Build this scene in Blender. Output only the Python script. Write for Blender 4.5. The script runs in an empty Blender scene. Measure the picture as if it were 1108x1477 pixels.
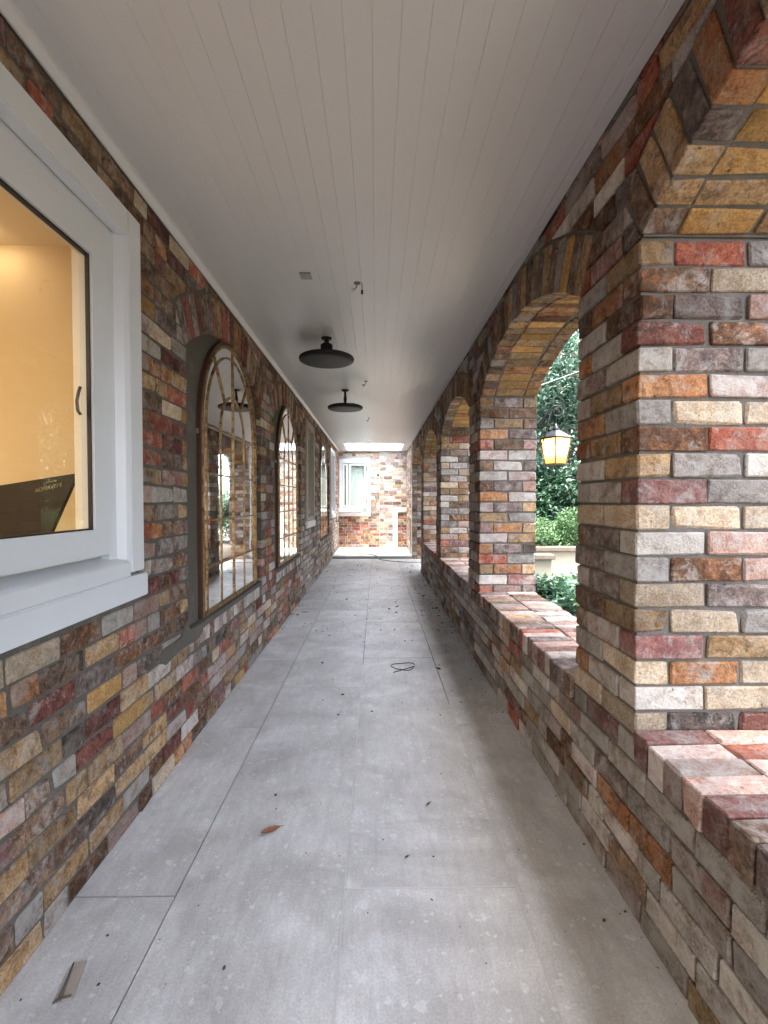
import bpy, bmesh, math, random
from mathutils import Vector, Matrix, Euler
random.seed(7)
R = random.Random(11)
S = bpy.context.scene
COL = S.collection
PI = math.pi
EYE = 1.39

# ---------------------------------------------------------------- camera
F_PX = 685.0
cam_d = bpy.data.cameras.new('camera')
cam = bpy.data.objects.new('camera', cam_d); COL.objects.link(cam)
cam_d.sensor_fit = 'VERTICAL'; cam_d.sensor_height = 36.0
cam_d.lens = 36.0 * F_PX / 1477.0
cam_d.clip_start = 0.02; cam_d.clip_end = 400
cam.location = (0, 0, EYE)
cam.rotation_euler = (PI / 2 - math.atan(16.5 / F_PX), 0, -math.atan(11 / F_PX))
S.camera = cam

# ---------------------------------------------------------------- sky, sun, exposure
SUN_EL, SUN_AZ = math.radians(82), math.radians(192)      # azimuth from +Y clockwise: very high, soft through thin cloud
w = bpy.data.worlds.new('World'); S.world = w; w.use_nodes = True
nt = w.node_tree; nt.nodes.clear()
sky = nt.nodes.new('ShaderNodeTexSky'); sky.sky_type = 'NISHITA'; sky.sun_disc = False
sky.sun_elevation = SUN_EL; sky.sun_rotation = SUN_AZ
sky.dust_density = 3.0; sky.air_density = 0.8; sky.ozone_density = 0.6
bg = nt.nodes.new('ShaderNodeBackground'); bg.inputs[1].default_value = 0.15
wo = nt.nodes.new('ShaderNodeOutputWorld')
hs_ = nt.nodes.new('ShaderNodeHueSaturation'); hs_.inputs['Saturation'].default_value = .5     # thin overcast
nt.links.new(sky.outputs[0], hs_.inputs['Color']); nt.links.new(hs_.outputs[0], bg.inputs[0]); nt.links.new(bg.outputs[0], wo.inputs[0])
sd = bpy.data.lights.new('sun', 'SUN'); sd.energy = 1.5; sd.angle = math.radians(40); sd.color = (1, .975, .94)
sun = bpy.data.objects.new('sun', sd); COL.objects.link(sun)
dirv = Vector((math.sin(SUN_AZ) * math.cos(SUN_EL), math.cos(SUN_AZ) * math.cos(SUN_EL), math.sin(SUN_EL)))
sun.rotation_euler = dirv.to_track_quat('Z', 'Y').to_euler()
sun.location = (0, -5, 12)
S.view_settings.view_transform = 'Standard'; S.view_settings.look = 'None'
S.view_settings.gamma = 1; S.view_settings.use_curve_mapping = False
S.view_settings.exposure = 4.22
S.render.engine = 'CYCLES'
S.cycles.max_bounces = 8; S.cycles.diffuse_bounces = 5; S.cycles.glossy_bounces = 4; S.cycles.transparent_max_bounces = 12
S.cycles.caustics_reflective = False; S.cycles.caustics_refractive = False

# ---------------------------------------------------------------- dimensions
XL, XR, XO = -1.05, 0.855, 1.325          # left wall face, arcade inner and outer face
ZC = 2.78                                 # ceiling
CO = 0.0862                               # brick course
ZS = 6 * CO                               # underside of the sill bricks
ZT = ZS + 0.112                           # top of the sill
ZSP = ZS + 20 * CO + 0.006                # springing of the arches
RISE = 0.268
YE = 13.4                                 # end wall
PIERS = [-3.21, -0.83, 1.545, 3.92, 6.30, 8.62]
PT = 0.47
J = 0.0100

# ---------------------------------------------------------------- materials
def nmat(name):
    m = bpy.data.materials.new(name); m.use_nodes = True
    t = m.node_tree; b = t.nodes['Principled BSDF']
    return m, t, b
def N(t, typ, **kw):
    n = t.nodes.new(typ)
    for k, v in kw.items(): setattr(n, k, v)
    return n
def L(t, a, b): t.links.new(a, b)
def noise(t, vec, scale, detail=4, rough=.6, dist=0.0):
    n = N(t, 'ShaderNodeTexNoise'); n.inputs['Scale'].default_value = scale
    n.inputs['Detail'].default_value = detail; n.inputs['Roughness'].default_value = rough
    n.inputs['Distortion'].default_value = dist
    if vec is not None: L(t, vec, n.inputs['Vector'])
    return n.outputs['Fac']
def ramp(t, fac, stops):
    r = N(t, 'ShaderNodeValToRGB'); e = r.color_ramp.elements
    while len(e) < len(stops): e.new(0.5)
    for i, (p, c) in enumerate(stops):
        e[i].position = p
        if not isinstance(c, (tuple, list)): c = (c, c, c)
        e[i].color = (*c[:3], 1)
    L(t, fac, r.inputs[0]); return r.outputs[0]
def mixc(t, fac, a, b, mode='MIX'):
    m = N(t, 'ShaderNodeMix', data_type='RGBA', blend_type=mode)
    for s, v in ((m.inputs[0], fac), (m.inputs[6], a), (m.inputs[7], b)):
        if hasattr(v, 'links'): L(t, v, s)
        elif isinstance(v, (tuple, list)): s.default_value = (*v[:3], 1)
        else: s.default_value = v
    return m.outputs[2]
def math_(t, op, a, b=None, clamp=False):
    m = N(t, 'ShaderNodeMath', operation=op); m.use_clamp = clamp
    for s, v in ((m.inputs[0], a), (m.inputs[1], b)):
        if v is None: continue
        if hasattr(v, 'links'): L(t, v, s)
        else: s.default_value = v
    return m.outputs[0]
def bump(t, b, h, dist, strength=1.0):
    n = N(t, 'ShaderNodeBump'); n.inputs['Distance'].default_value = dist; n.inputs['Strength'].default_value = strength
    L(t, h, n.inputs['Height']); L(t, n.outputs[0], b.inputs['Normal'])
def wpos(t): return N(t, 'ShaderNodeNewGeometry').outputs['Position']
def plain(name, col, rough=.5, metal=0.0, nz=0.0, scale=20, bmp=0.0, spec=None):
    m, t, b = nmat(name); p = wpos(t)
    if nz:
        f = noise(t, p, scale, 5)
        c = mixc(t, f, tuple(max(0, x * (1 - nz)) for x in col), tuple(min(1, x * (1 + nz)) for x in col))
        L(t, c, b.inputs['Base Color'])
    else: b.inputs['Base Color'].default_value = (*col, 1)
    b.inputs['Roughness'].default_value = rough; b.inputs['Metallic'].default_value = metal
    if spec is not None: b.inputs['Specular IOR Level'].default_value = spec
    if bmp: bump(t, b, noise(t, p, scale * 4, 4), bmp)
    return m

def weather(t, c, k=1.0):
    q = wpos(t)
    a = math_(t, 'MULTIPLY', ramp(t, noise(t, q, 4.5, 6, .78, .4), [(.52, 0), (.66, 1)]), .24 * k)
    c = mixc(t, a, c, (.35, .30, .245))
    d = math_(t, 'MULTIPLY', ramp(t, noise(t, q, 2.1, 6, .74, .8), [(.52, 0), (.68, 1)]), .42 * k)
    c = mixc(t, d, c, (.085, .068, .055))
    return c
def brick_mat(name, ca, cb, smear=.25, burn=.15, smear_col=(.40, .375, .345)):
    m, t, b = nmat(name)
    g = N(t, 'ShaderNodeNewGeometry'); oi = N(t, 'ShaderNodeObjectInfo')
    rnd = math_(t, 'FRACT', math_(t, 'ADD', g.outputs['Random Per Island'], oi.outputs['Random']))
    off = N(t, 'ShaderNodeCombineXYZ')
    L(t, math_(t, 'MULTIPLY', rnd, 31.0), off.inputs[0]); L(t, math_(t, 'MULTIPLY', rnd, 57.0), off.inputs[1]); L(t, math_(t, 'MULTIPLY', rnd, 13.0), off.inputs[2])
    v = N(t, 'ShaderNodeVectorMath', operation='ADD'); L(t, g.outputs['Position'], v.inputs[0]); L(t, off.outputs[0], v.inputs[1])
    p = v.outputs[0]
    f1 = ramp(t, noise(t, p, 13, 6, .72, .6), [(.40, 0), (.60, 1)])
    c = mixc(t, f1, ca, cb)
    # speckle of sand and ash in the clay
    sp = ramp(t, noise(t, p, 120, 5, .8), [(.36, .45), (.60, 1.18)])
    c = mixc(t, .85, c, sp, 'MULTIPLY')
    # burnt patches
    bn = ramp(t, noise(t, p, 16, 8, .75, .8), [(.60 - burn * .35, 0), (.68 - burn * .2, 1)])
    bn = math_(t, 'MULTIPLY', bn, min(1, burn * 2.4))
    c = mixc(t, bn, c, tuple(x * .22 for x in ca))
    # old mortar still clinging
    sm = ramp(t, noise(t, p, 12, 7, .78, .5), [(.60 - smear * .36, 0), (.70 - smear * .24, 1)])
    sm = math_(t, 'MULTIPLY', sm, min(.86, .35 + smear))
    c = mixc(t, sm, c, smear_col)
    # per brick brightness
    br = N(t, 'ShaderNodeMapRange'); L(t, math_(t, 'FRACT', math_(t, 'MULTIPLY', rnd, 7.31)), br.inputs[0])
    br.inputs[3].default_value = .64; br.inputs[4].default_value = 1.25
    c = mixc(t, 1.0, c, br.outputs[0], 'MULTIPLY')
    pit = ramp(t, noise(t, p, 48, 5, .7), [(.29, .22), (.37, 1)])
    c = mixc(t, 1.0, c, pit, 'MULTIPLY')
    c = weather(t, c)
    L(t, c, b.inputs['Base Color']); b.inputs['Roughness'].default_value = .88; b.inputs['Specular IOR Level'].default_value = .25
    h = math_(t, 'ADD', math_(t, 'MULTIPLY', noise(t, p, 34, 7, .7), 1.0), math_(t, 'MULTIPLY', pit, .35))
    h = math_(t, 'ADD', h, math_(t, 'MULTIPLY', sm, .25))
    bump(t, b, h, .011, .9)
    return m
BM = {
 'red': brick_mat('brick red', (.26, .058, .034), (.39, .135, .078), .26, .22),
 'darkred': brick_mat('brick dark red', (.125, .040, .030), (.22, .085, .060), .18, .32),
 'maroon': brick_mat('brick maroon', (.18, .070, .062), (.31, .155, .130), .32, .16),
 'orange': brick_mat('brick orange', (.34, .130, .052), (.46, .245, .115), .24, .32),
 'burnt': brick_mat('brick burnt orange', (.34, .155, .070), (.13, .070, .048), .24, .60),
 'tan': brick_mat('brick tan', (.31, .18, .082), (.47, .31, .165), .26, .30),
 'yellow': brick_mat('brick yellow', (.42, .225, .072), (.53, .325, .130), .10, .16),
 'cream': brick_mat('brick cream', (.43, .315, .205), (.60, .475, .345), .24, .12),
 'pink': brick_mat('brick pink', (.33, .18, .135), (.47, .31, .245), .34, .16),
 'brown': brick_mat('brick brown', (.150, .088, .056), (.29, .180, .112), .26, .34),
 'purple': brick_mat('brick purple grey', (.135, .096, .084), (.26, .185, .155), .34, .26),
 'grey': brick_mat('brick grey', (.25, .205, .175), (.39, .335, .29), .45, .22),
 'white': brick_mat('brick whitewashed', (.40, .315, .25), (.58, .515, .44), .55, .16, (.56, .52, .465)),
 'washed': brick_mat('brick with mortar wash', (.24, .165, .125), (.36, .29, .24), .62, .18, (.47, .43, .385)),
 'washpink': brick_mat('pink brick with mortar wash', (.31, .17, .135), (.42, .31, .26), .58, .14, (.50, .45, .41)),
 'black': brick_mat('brick black', (.050, .040, .034), (.14, .095, .072), .26, .30),
}
ZONES = {
 'left': dict(washed=8, washpink=6, tan=20, brown=19, red=10, pink=8, purple=9, darkred=12, cream=6, orange=9, maroon=6, grey=5, burnt=12, yellow=2, black=2),
 'low': dict(tan=8, brown=7, red=1, pink=6, purple=9, maroon=2, cream=4, orange=3, grey=18, white=8, burnt=2, washed=38, washpink=18),
 'pier': dict(washed=12, washpink=10, tan=14, brown=9, red=6, pink=13, purple=15, maroon=7, cream=14, orange=9, grey=12, white=9, burnt=7, black=2),
 'soffit': dict(yellow=50, tan=24, orange=22, brown=3, darkred=1),
 'ring': dict(tan=28, brown=26, yellow=7, purple=10, orange=15, darkred=6, maroon=2, grey=7),
 'ringleft': dict(tan=24, brown=30, purple=15, pink=5, darkred=12, red=3, grey=7, orange=4),
 'sill': dict(washed=10, washpink=16, pink=22, tan=8, maroon=16, red=9, purple=18, grey=5, burnt=8, brown=14),
 'end': dict(white=44, cream=22, grey=8, pink=26, purple=11, maroon=5, tan=4, brown=2, washpink=10),  # extra white bricks paint the skylight's brightness into the end wall
 'endlow': dict(red=22, tan=14, pink=22, brown=12, cream=10, orange=8, darkred=8, purple=10),
}
def pick(zone, rr=R):
    z = ZONES[zone]; return rr.choices(list(z), list(z.values()))[0]

def mortar_mat(name, ca, cb):
    m, t, b = nmat(name); p = wpos(t)
    c = mixc(t, noise(t, p, 9, 7, .7), ca, cb)
    c = mixc(t, .6, c, ramp(t, noise(t, p, 220, 3), [(.35, .6), (.6, 1.1)]), 'MULTIPLY')
    c = weather(t, c, .7)
    L(t, c, b.inputs['Base Color']); b.inputs['Roughness'].default_value = .95; b.inputs['Specular IOR Level'].default_value = .15
    bump(t, b, noise(t, p, 60, 6, .7), .008, .8); return m
M_MORT_R = mortar_mat('mortar light', (.10, .090, .080), (.22, .20, .18))
M_MORT_L = mortar_mat('mortar dark', (.085, .078, .066), (.165, .15, .127))
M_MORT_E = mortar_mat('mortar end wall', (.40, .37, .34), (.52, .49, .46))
M_RENDER = mortar_mat('grey render', (.105, .094, .078), (.135, .122, .10))

def slab_mat():
    m, t, b = nmat('limestone paving'); p = wpos(t)
    oi = N(t, 'ShaderNodeObjectInfo'); r = oi.outputs['Random']
    off = N(t, 'ShaderNodeCombineXYZ'); L(t, math_(t, 'MULTIPLY', r, 23), off.inputs[0]); L(t, math_(t, 'MULTIPLY', r, 41), off.inputs[1])
    v = N(t, 'ShaderNodeVectorMath', operation='ADD'); L(t, p, v.inputs[0]); L(t, off.outputs[0], v.inputs[1]); q = v.outputs[0]
    c = mixc(t, ramp(t, noise(t, q, 2.4, 7, .6, .8), [(.38, 0), (.62, 1)]), (.50, .49, .475), (.66, .65, .635))
    c = mixc(t, ramp(t, noise(t, q, 7, 9, .75, .6), [(.46, 0), (.70, .45)]), c, (.44, .405, .36))
    mp = N(t, 'ShaderNodeMapping'); L(t, q, mp.inputs[0]); mp.inputs['Scale'].default_value = (26, 5, 1)
    c = mixc(t, .55, c, ramp(t, noise(t, mp.outputs[0], 1.2, 8, .75), [(.36, .80), (.62, 1.10)]), 'MULTIPLY')
    # pale shell flecks of uneven size
    for sc, th, s2, am in ((17, .12, 3.6, .50), (46, .18, 6, .55)):
        vo = N(t, 'ShaderNodeTexVoronoi'); vo.inputs['Scale'].default_value = sc; vo.inputs['Randomness'].default_value = 1
        wv = N(t, 'ShaderNodeVectorMath', operation='ADD'); L(t, q, wv.inputs[0])
        nn = N(t, 'ShaderNodeTexNoise'); nn.inputs['Scale'].default_value = sc * 1.6; nn.inputs['Detail'].default_value = 3; L(t, q, nn.inputs['Vector'])
        sc_ = N(t, 'ShaderNodeVectorMath', operation='SCALE'); L(t, nn.outputs['Color'], sc_.inputs[0]); sc_.inputs[3].default_value = 1.1 / sc
        L(t, sc_.outputs[0], wv.inputs[1]); L(t, wv.outputs[0], vo.inputs['Vector'])
        cell = N(t, 'ShaderNodeSeparateColor'); L(t, vo.outputs['Color'], cell.inputs[0])
        size = math_(t, 'MULTIPLY', math_(t, 'POWER', cell.outputs[0], s2), th * 2.6)
        f = math_(t, 'LESS_THAN', vo.outputs['Distance'], size)
        f = math_(t, 'MULTIPLY', f, am)
        c = mixc(t, f, c, (.74, .73, .71))
    dk = ramp(t, noise(t, q, 75, 4, .7), [(.27, .42), (.335, 1)])
    c = mixc(t, 1, c, dk, 'MULTIPLY')
    fine = ramp(t, noise(t, q, 130, 6, .8), [(.34, .78), (.64, 1.12)])
    c = mixc(t, 1, c, fine, 'MULTIPLY')
    # faint brown foot and water stains
    st = ramp(t, noise(t, p, 1.3, 8, .7, 1.5), [(.48, 0), (.64, .30)])
    c = mixc(t, st, c, (.26, .235, .205))
    br = N(t, 'ShaderNodeMapRange'); L(t, r, br.inputs[0]); br.inputs[3].default_value = .93; br.inputs[4].default_value = 1.06
    c = mixc(t, 1.0, c, br.outputs[0], 'MULTIPLY')
    L(t, c, b.inputs['Base Color'])
    L(t, ramp(t, noise(t, p, 5, 5), [(.3, .34), (.7, .56)]), b.inputs['Roughness'])
    b.inputs['Specular IOR Level'].default_value = .4
    bump(t, b, noise(t, q, 40, 7, .7), .0016, .6); return m
M_SLAB = slab_mat()
M_GROUT = plain('joint sand', (.15, .14, .125), .95, nz=.25, scale=60)
M_GROUTW = plain('pale joint', (.56, .55, .535), .9, nz=.15, scale=60)

M_WHITE = plain('white gloss paint', (.72, .725, .72), .30, nz=.03, scale=6)
def ceil_mat():
    m, t, b = nmat('ceiling paint'); p = wpos(t)
    c = mixc(t, noise(t, p, 1.7, 5), (.58, .57, .56), (.63, .625, .615))
    L(t, c, b.inputs['Base Color']); b.inputs['Roughness'].default_value = .34
    mp = N(t, 'ShaderNodeMapping'); L(t, p, mp.inputs[0]); mp.inputs['Scale'].default_value = (26, 2.2, 1)
    bump(t, b, noise(t, mp.outputs[0], 1.0, 4), .0012, .5); return m
M_CEIL = ceil_mat()
M_FRAME = plain('window frame paint', (.66, .67, .69), .34, nz=.04, scale=5)
M_TAUPE = plain('taupe paint', (.36, .32, .265), .6, nz=.08, scale=8)
M_CREAMF = plain('warm white paint', (.78, .75, .68), .45, nz=.05, scale=8)
M_BEIGE = plain('beige blind', (.40, .36, .29), .7, nz=.06, scale=10)
M_BLACK = plain('black metal', (.012, .011, .012), .5, 0.0, nz=.3, scale=30, spec=.25)
M_RUBBER = plain('black gasket', (.012, .012, .012), .6)
M_DARKM = plain('dark steel', (.10, .10, .10), .35, .8)
M_STEEL = plain('steel', (.45, .45, .45), .3, 1.0)
M_COPPER = plain('old copper', (.16, .10, .07), .6, .4, nz=.3, scale=30)
M_SLATE = plain('lantern cap', (.09, .09, .10), .4, .5, nz=.2, scale=30)
def gold_mat():
    m, t, b = nmat('antique gold'); p = wpos(t)
    f = ramp(t, noise(t, p, 22, 7, .7), [(.38, 0), (.62, 1)])
    L(t, mixc(t, f, (.13, .060, .028), (.46, .30, .125)), b.inputs['Base Color'])
    b.inputs['Metallic'].default_value = .75; b.inputs['Roughness'].default_value = .46
    bump(t, b, noise(t, p, 90, 4), .001); return m
M_GOLD = gold_mat()
M_FRAMESIDE = plain('mirror frame edge', (.085, .040, .024), .5, .4, nz=.3, scale=30)
def mirror_mat():
    m, t, b = nmat('mirror glass'); p = wpos(t)
    b.inputs['Base Color'].default_value = (.94, .95, .93, 1); b.inputs['Metallic'].default_value = 1
    L(t, ramp(t, noise(t, p, 3, 5), [(.4, .012), (.8, .06)]), b.inputs['Roughness'])
    bump(t, b, noise(t, p, 2.6, 2), .0015, .35); return m
M_MIRROR = mirror_mat()
def glass_mat(name, tint=(1, 1, 1), rough=.0, refl=1.0):
    m, t, b = nmat(name); t.nodes.remove(b)
    out = [n for n in t.nodes if n.type == 'OUTPUT_MATERIAL'][0]
    tr = N(t, 'ShaderNodeBsdfTransparent'); tr.inputs[0].default_value = (*tint, 1)
    gl = N(t, 'ShaderNodeBsdfGlossy'); gl.inputs['Roughness'].default_value = rough
    lw_ = N(t, 'ShaderNodeLayerWeight')
    fr = math_(t, 'ADD', math_(t, 'MULTIPLY', math_(t, 'POWER', lw_.outputs['Facing'], 5.0), .95), .035)
    mx = N(t, 'ShaderNodeMixShader'); L(t, math_(t, 'MULTIPLY', fr, refl), mx.inputs[0]); L(t, tr.outputs[0], mx.inputs[1]); L(t, gl.outputs[0], mx.inputs[2])
    L(t, mx.outputs[0], out.inputs[0]); return m
M_GLASS = glass_mat('window glass', (.96, .97, .96))
M_SKYGLASS = glass_mat('skylight glass', (.97, .98, .98), .05, .25)
def frost():
    m, t, b = nmat('pale green curtain'); p = wpos(t)
    mp = N(t, 'ShaderNodeMapping'); L(t, p, mp.inputs[0]); mp.inputs['Scale'].default_value = (30, 30, 1.2)
    L(t, mixc(t, noise(t, mp.outputs[0], 1, 3), (.44, .53, .46), (.56, .64, .58)), b.inputs['Base Color']); b.inputs['Roughness'].default_value = .8; return m
M_CURTAIN = frost()
def emis(name, col, s):
    m, t, b = nmat(name); b.inputs['Base Color'].default_value = (*col, 1)
    b.inputs['Emission Color'].default_value = (*col, 1); b.inputs['Emission Strength'].default_value = s; return m
M_BULB = emis('bulb', (1, .78, .45), 5.0)
M_DOWN = emis('downlight', (1, .80, .55), 2)
def amber():
    m, t, b = nmat('amber lantern glass'); t.nodes.remove(b)
    out = [n for n in t.nodes if n.type == 'OUTPUT_MATERIAL'][0]
    tr = N(t, 'ShaderNodeBsdfTransparent'); tr.inputs[0].default_value = (1, .78, .48, 1)
    tl = N(t, 'ShaderNodeBsdfTranslucent'); tl.inputs[0].default_value = (1, .70, .36, 1)
    mx = N(t, 'ShaderNodeMixShader'); mx.inputs[0].default_value = .6; L(t, tr.outputs[0], mx.inputs[1]); L(t, tl.outputs[0], mx.inputs[2]); L(t, mx.outputs[0], out.inputs[0]); return m
M_AMBER = amber()
M_ROOM = plain('warm plaster', (.70, .55, .34), .85, nz=.04, scale=3)
M_ROOMC = plain('room ceiling', (.72, .64, .52), .8)
M_CARTON = plain('black carton', (.022, .018, .015), .42, nz=.4, scale=6)
M_GILT = plain('gold print', (.30, .25, .10), .5, .2)

def leaf_mat(name, stops, rough=.42):
    m, t, b = nmat(name); g = N(t, 'ShaderNodeNewGeometry')
    c = ramp(t, g.outputs['Random Per Island'], stops)
    c = mixc(t, .5, c, ramp(t, noise(t, g.outputs['Position'], 2.2, 4), [(.3, .6), (.7, 1.3)]), 'MULTIPLY')
    L(t, c, b.inputs['Base Color']); b.inputs['Roughness'].default_value = rough; b.inputs['Specular IOR Level'].default_value = .55
    tl = N(t, 'ShaderNodeBsdfTranslucent'); L(t, c, tl.inputs[0])
    out = [n for n in t.nodes if n.type == 'OUTPUT_MATERIAL'][0]
    mx = N(t, 'ShaderNodeMixShader'); mx.inputs[0].default_value = .28; L(t, b.outputs[0], mx.inputs[1]); L(t, tl.outputs[0], mx.inputs[2]); L(t, mx.outputs[0], out.inputs[0]); return m
M_LEAF_D = leaf_mat('dark glossy leaves', [(0, (.018, .050, .030)), (.5, (.030, .085, .048)), (.85, (.05, .12, .055)), (1, (.09, .15, .06))], .33)
M_LEAF_M = leaf_mat('mid green leaves', [(0, (.035, .095, .035)), (.5, (.065, .155, .05)), (1, (.13, .21, .07))], .45)
M_LEAF_L = leaf_mat('mixed pale leaves', [(0, (.022, .065, .045)), (.5, (.045, .115, .075)), (.78, (.09, .16, .10)), (.9, (.17, .13, .10)), (1, (.24, .21, .16))], .45)
M_BARK = plain('bark', (.11, .085, .065), .95, nz=.4, scale=14, bmp=.01)
M_SOIL = plain('soil', (.07, .052, .038), 1.0, nz=.5, scale=7, bmp=.02)
M_PLANTER = plain('cream rendered wall', (.30, .265, .205), .9, nz=.08, scale=5, bmp=.003)
M_COPING = plain('brown stone coping', (.13, .10, .078), .8, nz=.25, scale=12, bmp=.003)
M_DEADLEAF = plain('dead leaf', (.22, .085, .04), .7, nz=.5, scale=80)
M_CRUMB = plain('leaf crumbs', (.055, .048, .038), .9, nz=.5, scale=50)
M_WOOD = plain('pale wood strip', (.34, .29, .25), .8, nz=.2, scale=60)
M_TWIG = plain('twig', (.09, .075, .055), .9, nz=.3, scale=60)
M_CABLE = plain('grey cable', (.16, .16, .16), .5)

# ---------------------------------------------------------------- mesh helpers
class MB:
    def __init__(s): s.v, s.f, s.m = [], [], []
    def add(s, vs, fs, mi=0):
        o = len(s.v); s.v += [tuple(v) for v in vs]; s.f += [tuple(i + o for i in f) for f in fs]; s.m += [mi] * len(fs); return s
    def box(s, x0, x1, y0, y1, z0, z1, mi=0):
        if x0 > x1: x0, x1 = x1, x0
        if y0 > y1: y0, y1 = y1, y0
        v = [(x0, y0, z0), (x1, y0, z0), (x1, y1, z0), (x0, y1, z0), (x0, y0, z1), (x1, y0, z1), (x1, y1, z1), (x0, y1, z1)]
        return s.add(v, [(0, 3, 2, 1), (4, 5, 6, 7), (0, 1, 5, 4), (1, 2, 6, 5), (2, 3, 7, 6), (3, 0, 4, 7)], mi)
    def prism(s, poly, axis, a0, a1, mi=0):
        """poly: 2d points; axis 'x': (y,z) extruded along x; 'y': (x,z); 'z': (x,y)"""
        def P(p, a): return (a, p[0], p[1]) if axis == 'x' else (p[0], a, p[1]) if axis == 'y' else (p[0], p[1], a)
        n = len(poly); v = [P(p, a0) for p in poly] + [P(p, a1) for p in poly]
        fs = [tuple(range(n)), tuple(range(2 * n - 1, n - 1, -1))] + [(i, i + n, (i + 1) % n + n, (i + 1) % n) for i in range(n)]
        return s.add(v, fs, mi)
    def tube(s, pts, r, n=8, mi=0, closed=False):
        pts = [Vector(p) for p in pts]; rs = r if isinstance(r, (list, tuple)) else [r] * len(pts)
        v, fs = [], []; prev = None; k = len(pts)
        for i, p in enumerate(pts):
            a = pts[(i - 1) % k] if (closed or i) else p; b = pts[(i + 1) % k] if (closed or i < k - 1) else p
            d = (b - a).normalized()
            if prev is None: u = d.orthogonal().normalized()
            else: u = (prev - d * prev.dot(d)).normalized()
            prev = u; w_ = d.cross(u)
            for j in range(n):
                a_ = 2 * PI * j / n; v.append(p + (u * math.cos(a_) + w_ * math.sin(a_)) * rs[i])
        m_ = k if closed else k - 1
        for i in range(m_):
            for j in range(n):
                a = i * n + j; b = i * n + (j + 1) % n; c = ((i + 1) % k) * n + (j + 1) % n; d = ((i + 1) % k) * n + j
                fs.append((a, b, c, d))
        if not closed: fs += [tuple(range(n - 1, -1, -1)), tuple(range((k - 1) * n, k * n))]
        return s.add(v, fs, mi)
    def lathe(s, prof, c, n=32, mi=0):
        v, fs = [], []; k = len(prof)
        for r, z in prof:
            for j in range(n):
                a = 2 * PI * j / n; v.append((c[0] + r * math.cos(a), c[1] + r * math.sin(a), c[2] + z))
        for i in range(k - 1):
            for j in range(n):
                fs.append((i * n + j, i * n + (j + 1) % n, (i + 1) * n + (j + 1) % n, (i + 1) * n + j))
        fs += [tuple(range(n - 1, -1, -1)), tuple(range((k - 1) * n, k * n))]
        return s.add(v, fs, mi)
    def mesh(s, name, mats):
        me = bpy.data.meshes.new(name); me.from_pydata(s.v, [], s.f)
        for m in (mats if isinstance(mats, (list, tuple)) else [mats]): me.materials.append(m)
        me.polygons.foreach_set('material_index', s.m); me.update()
        bm = bmesh.new(); bm.from_mesh(me); bmesh.ops.recalc_face_normals(bm, faces=bm.faces); bm.to_mesh(me); bm.free()
        return me
    def build(s, name, mats, parent=None, smooth=False, bevel=0):
        me = s.mesh(name, mats)
        if bevel:
            bm = bmesh.new(); bm.from_mesh(me)
            bmesh.ops.bevel(bm, geom=bm.edges[:], offset=bevel, segments=2, affect='EDGES', clamp_overlap=True)
            bm.to_mesh(me); bm.free()
        if smooth: me.polygons.foreach_set('use_smooth', [True] * len(me.polygons))
        return link(name, me, parent)
def link(name, me, parent=None):
    o = bpy.data.objects.new(name, me); COL.objects.link(o)
    if parent is not None: o.parent = parent; o.matrix_parent_inverse = parent.matrix_world.inverted() if False else Matrix.Translation(-Vector(parent.location)) if parent.type == 'EMPTY' else Matrix.Identity(4)
    return o
def thing(name, label, cat, loc=(0, 0, 0), group=None):
    o = bpy.data.objects.new(name, None); COL.objects.link(o); o.location = loc; o.empty_display_size = .1
    o['label'] = label; o['category'] = cat
    if group: o['group'] = group
    return o
def tag(o, label=None, cat=None, group=None, kind=None):
    if label: o['label'] = label
    if cat: o['category'] = cat
    if group: o['group'] = group
    if kind: o['kind'] = kind
    return o

# ---------------------------------------------------------------- brick meshes
def hull_brick(Lx, Ly, Lz, seed):
    """A worn brick: box with chamfered, unevenly knocked corners (44 triangles)."""
    rr = random.Random(seed); bm = bmesh.new()
    for sx in (-1, 1):
        for sy in (-1, 1):
            for sz in (-1, 1):
                c = rr.uniform(.0028, .0065)
                if rr.random() < .13: c = rr.uniform(.009, .016)
                j = [rr.uniform(-.0024, .0024) for _ in range(3)]
                x, y, z = sx * (Lx / 2 + .0004) + j[0], sy * (Ly / 2) + j[1], sz * (Lz / 2 + .0006) + j[2]
                bm.verts.new((x, y - sy * c, z - sz * c)); bm.verts.new((x - sx * c, y, z - sz * c)); bm.verts.new((x - sx * c, y - sy * c, z))
    bmesh.ops.convex_hull(bm, input=bm.verts)
    bmesh.ops.recalc_face_normals(bm, faces=bm.faces)
    me = bpy.data.meshes.new('brick'); bm.to_mesh(me); bm.free(); me.materials.append(BM['tan']); return me
VAR = {}
for k, (l_, nv) in {'full': (.230, 14), 'half': (.110, 8), 'quarter': (.165, 5)}.items():
    VAR[k] = [hull_brick(l_, .110, .076, hash((k, i)) & 0xffff if False else i * 7 + len(k) * 101) for i in range(nv)]
VDATA = {me.name: ([v.co.copy() for v in me.vertices], [tuple(p.vertices) for p in me.polygons]) for k in VAR for me in VAR[k]}
FW = cam.rotation_euler.to_matrix() @ Vector((0, 0, -1)); RT = cam.rotation_euler.to_matrix() @ Vector((1, 0, 0)); UP = cam.rotation_euler.to_matrix() @ Vector((0, 1, 0))
def weight(p, n):
    """how large a brick at p whose outward face is n shows in the photograph"""
    d = Vector(p) - Vector((0, 0, EYE)); z = d.dot(FW)
    if z < .1: return 0
    x, y = d.dot(RT) / z * F_PX, d.dot(UP) / z * F_PX
    if abs(x) > 585 or abs(y) > 770: return 0
    best = 0
    for m_ in n:
        c = -Vector(m_).dot(d.normalized())
        if c > 0: best = max(best, c / z ** 2)
    return best
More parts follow.
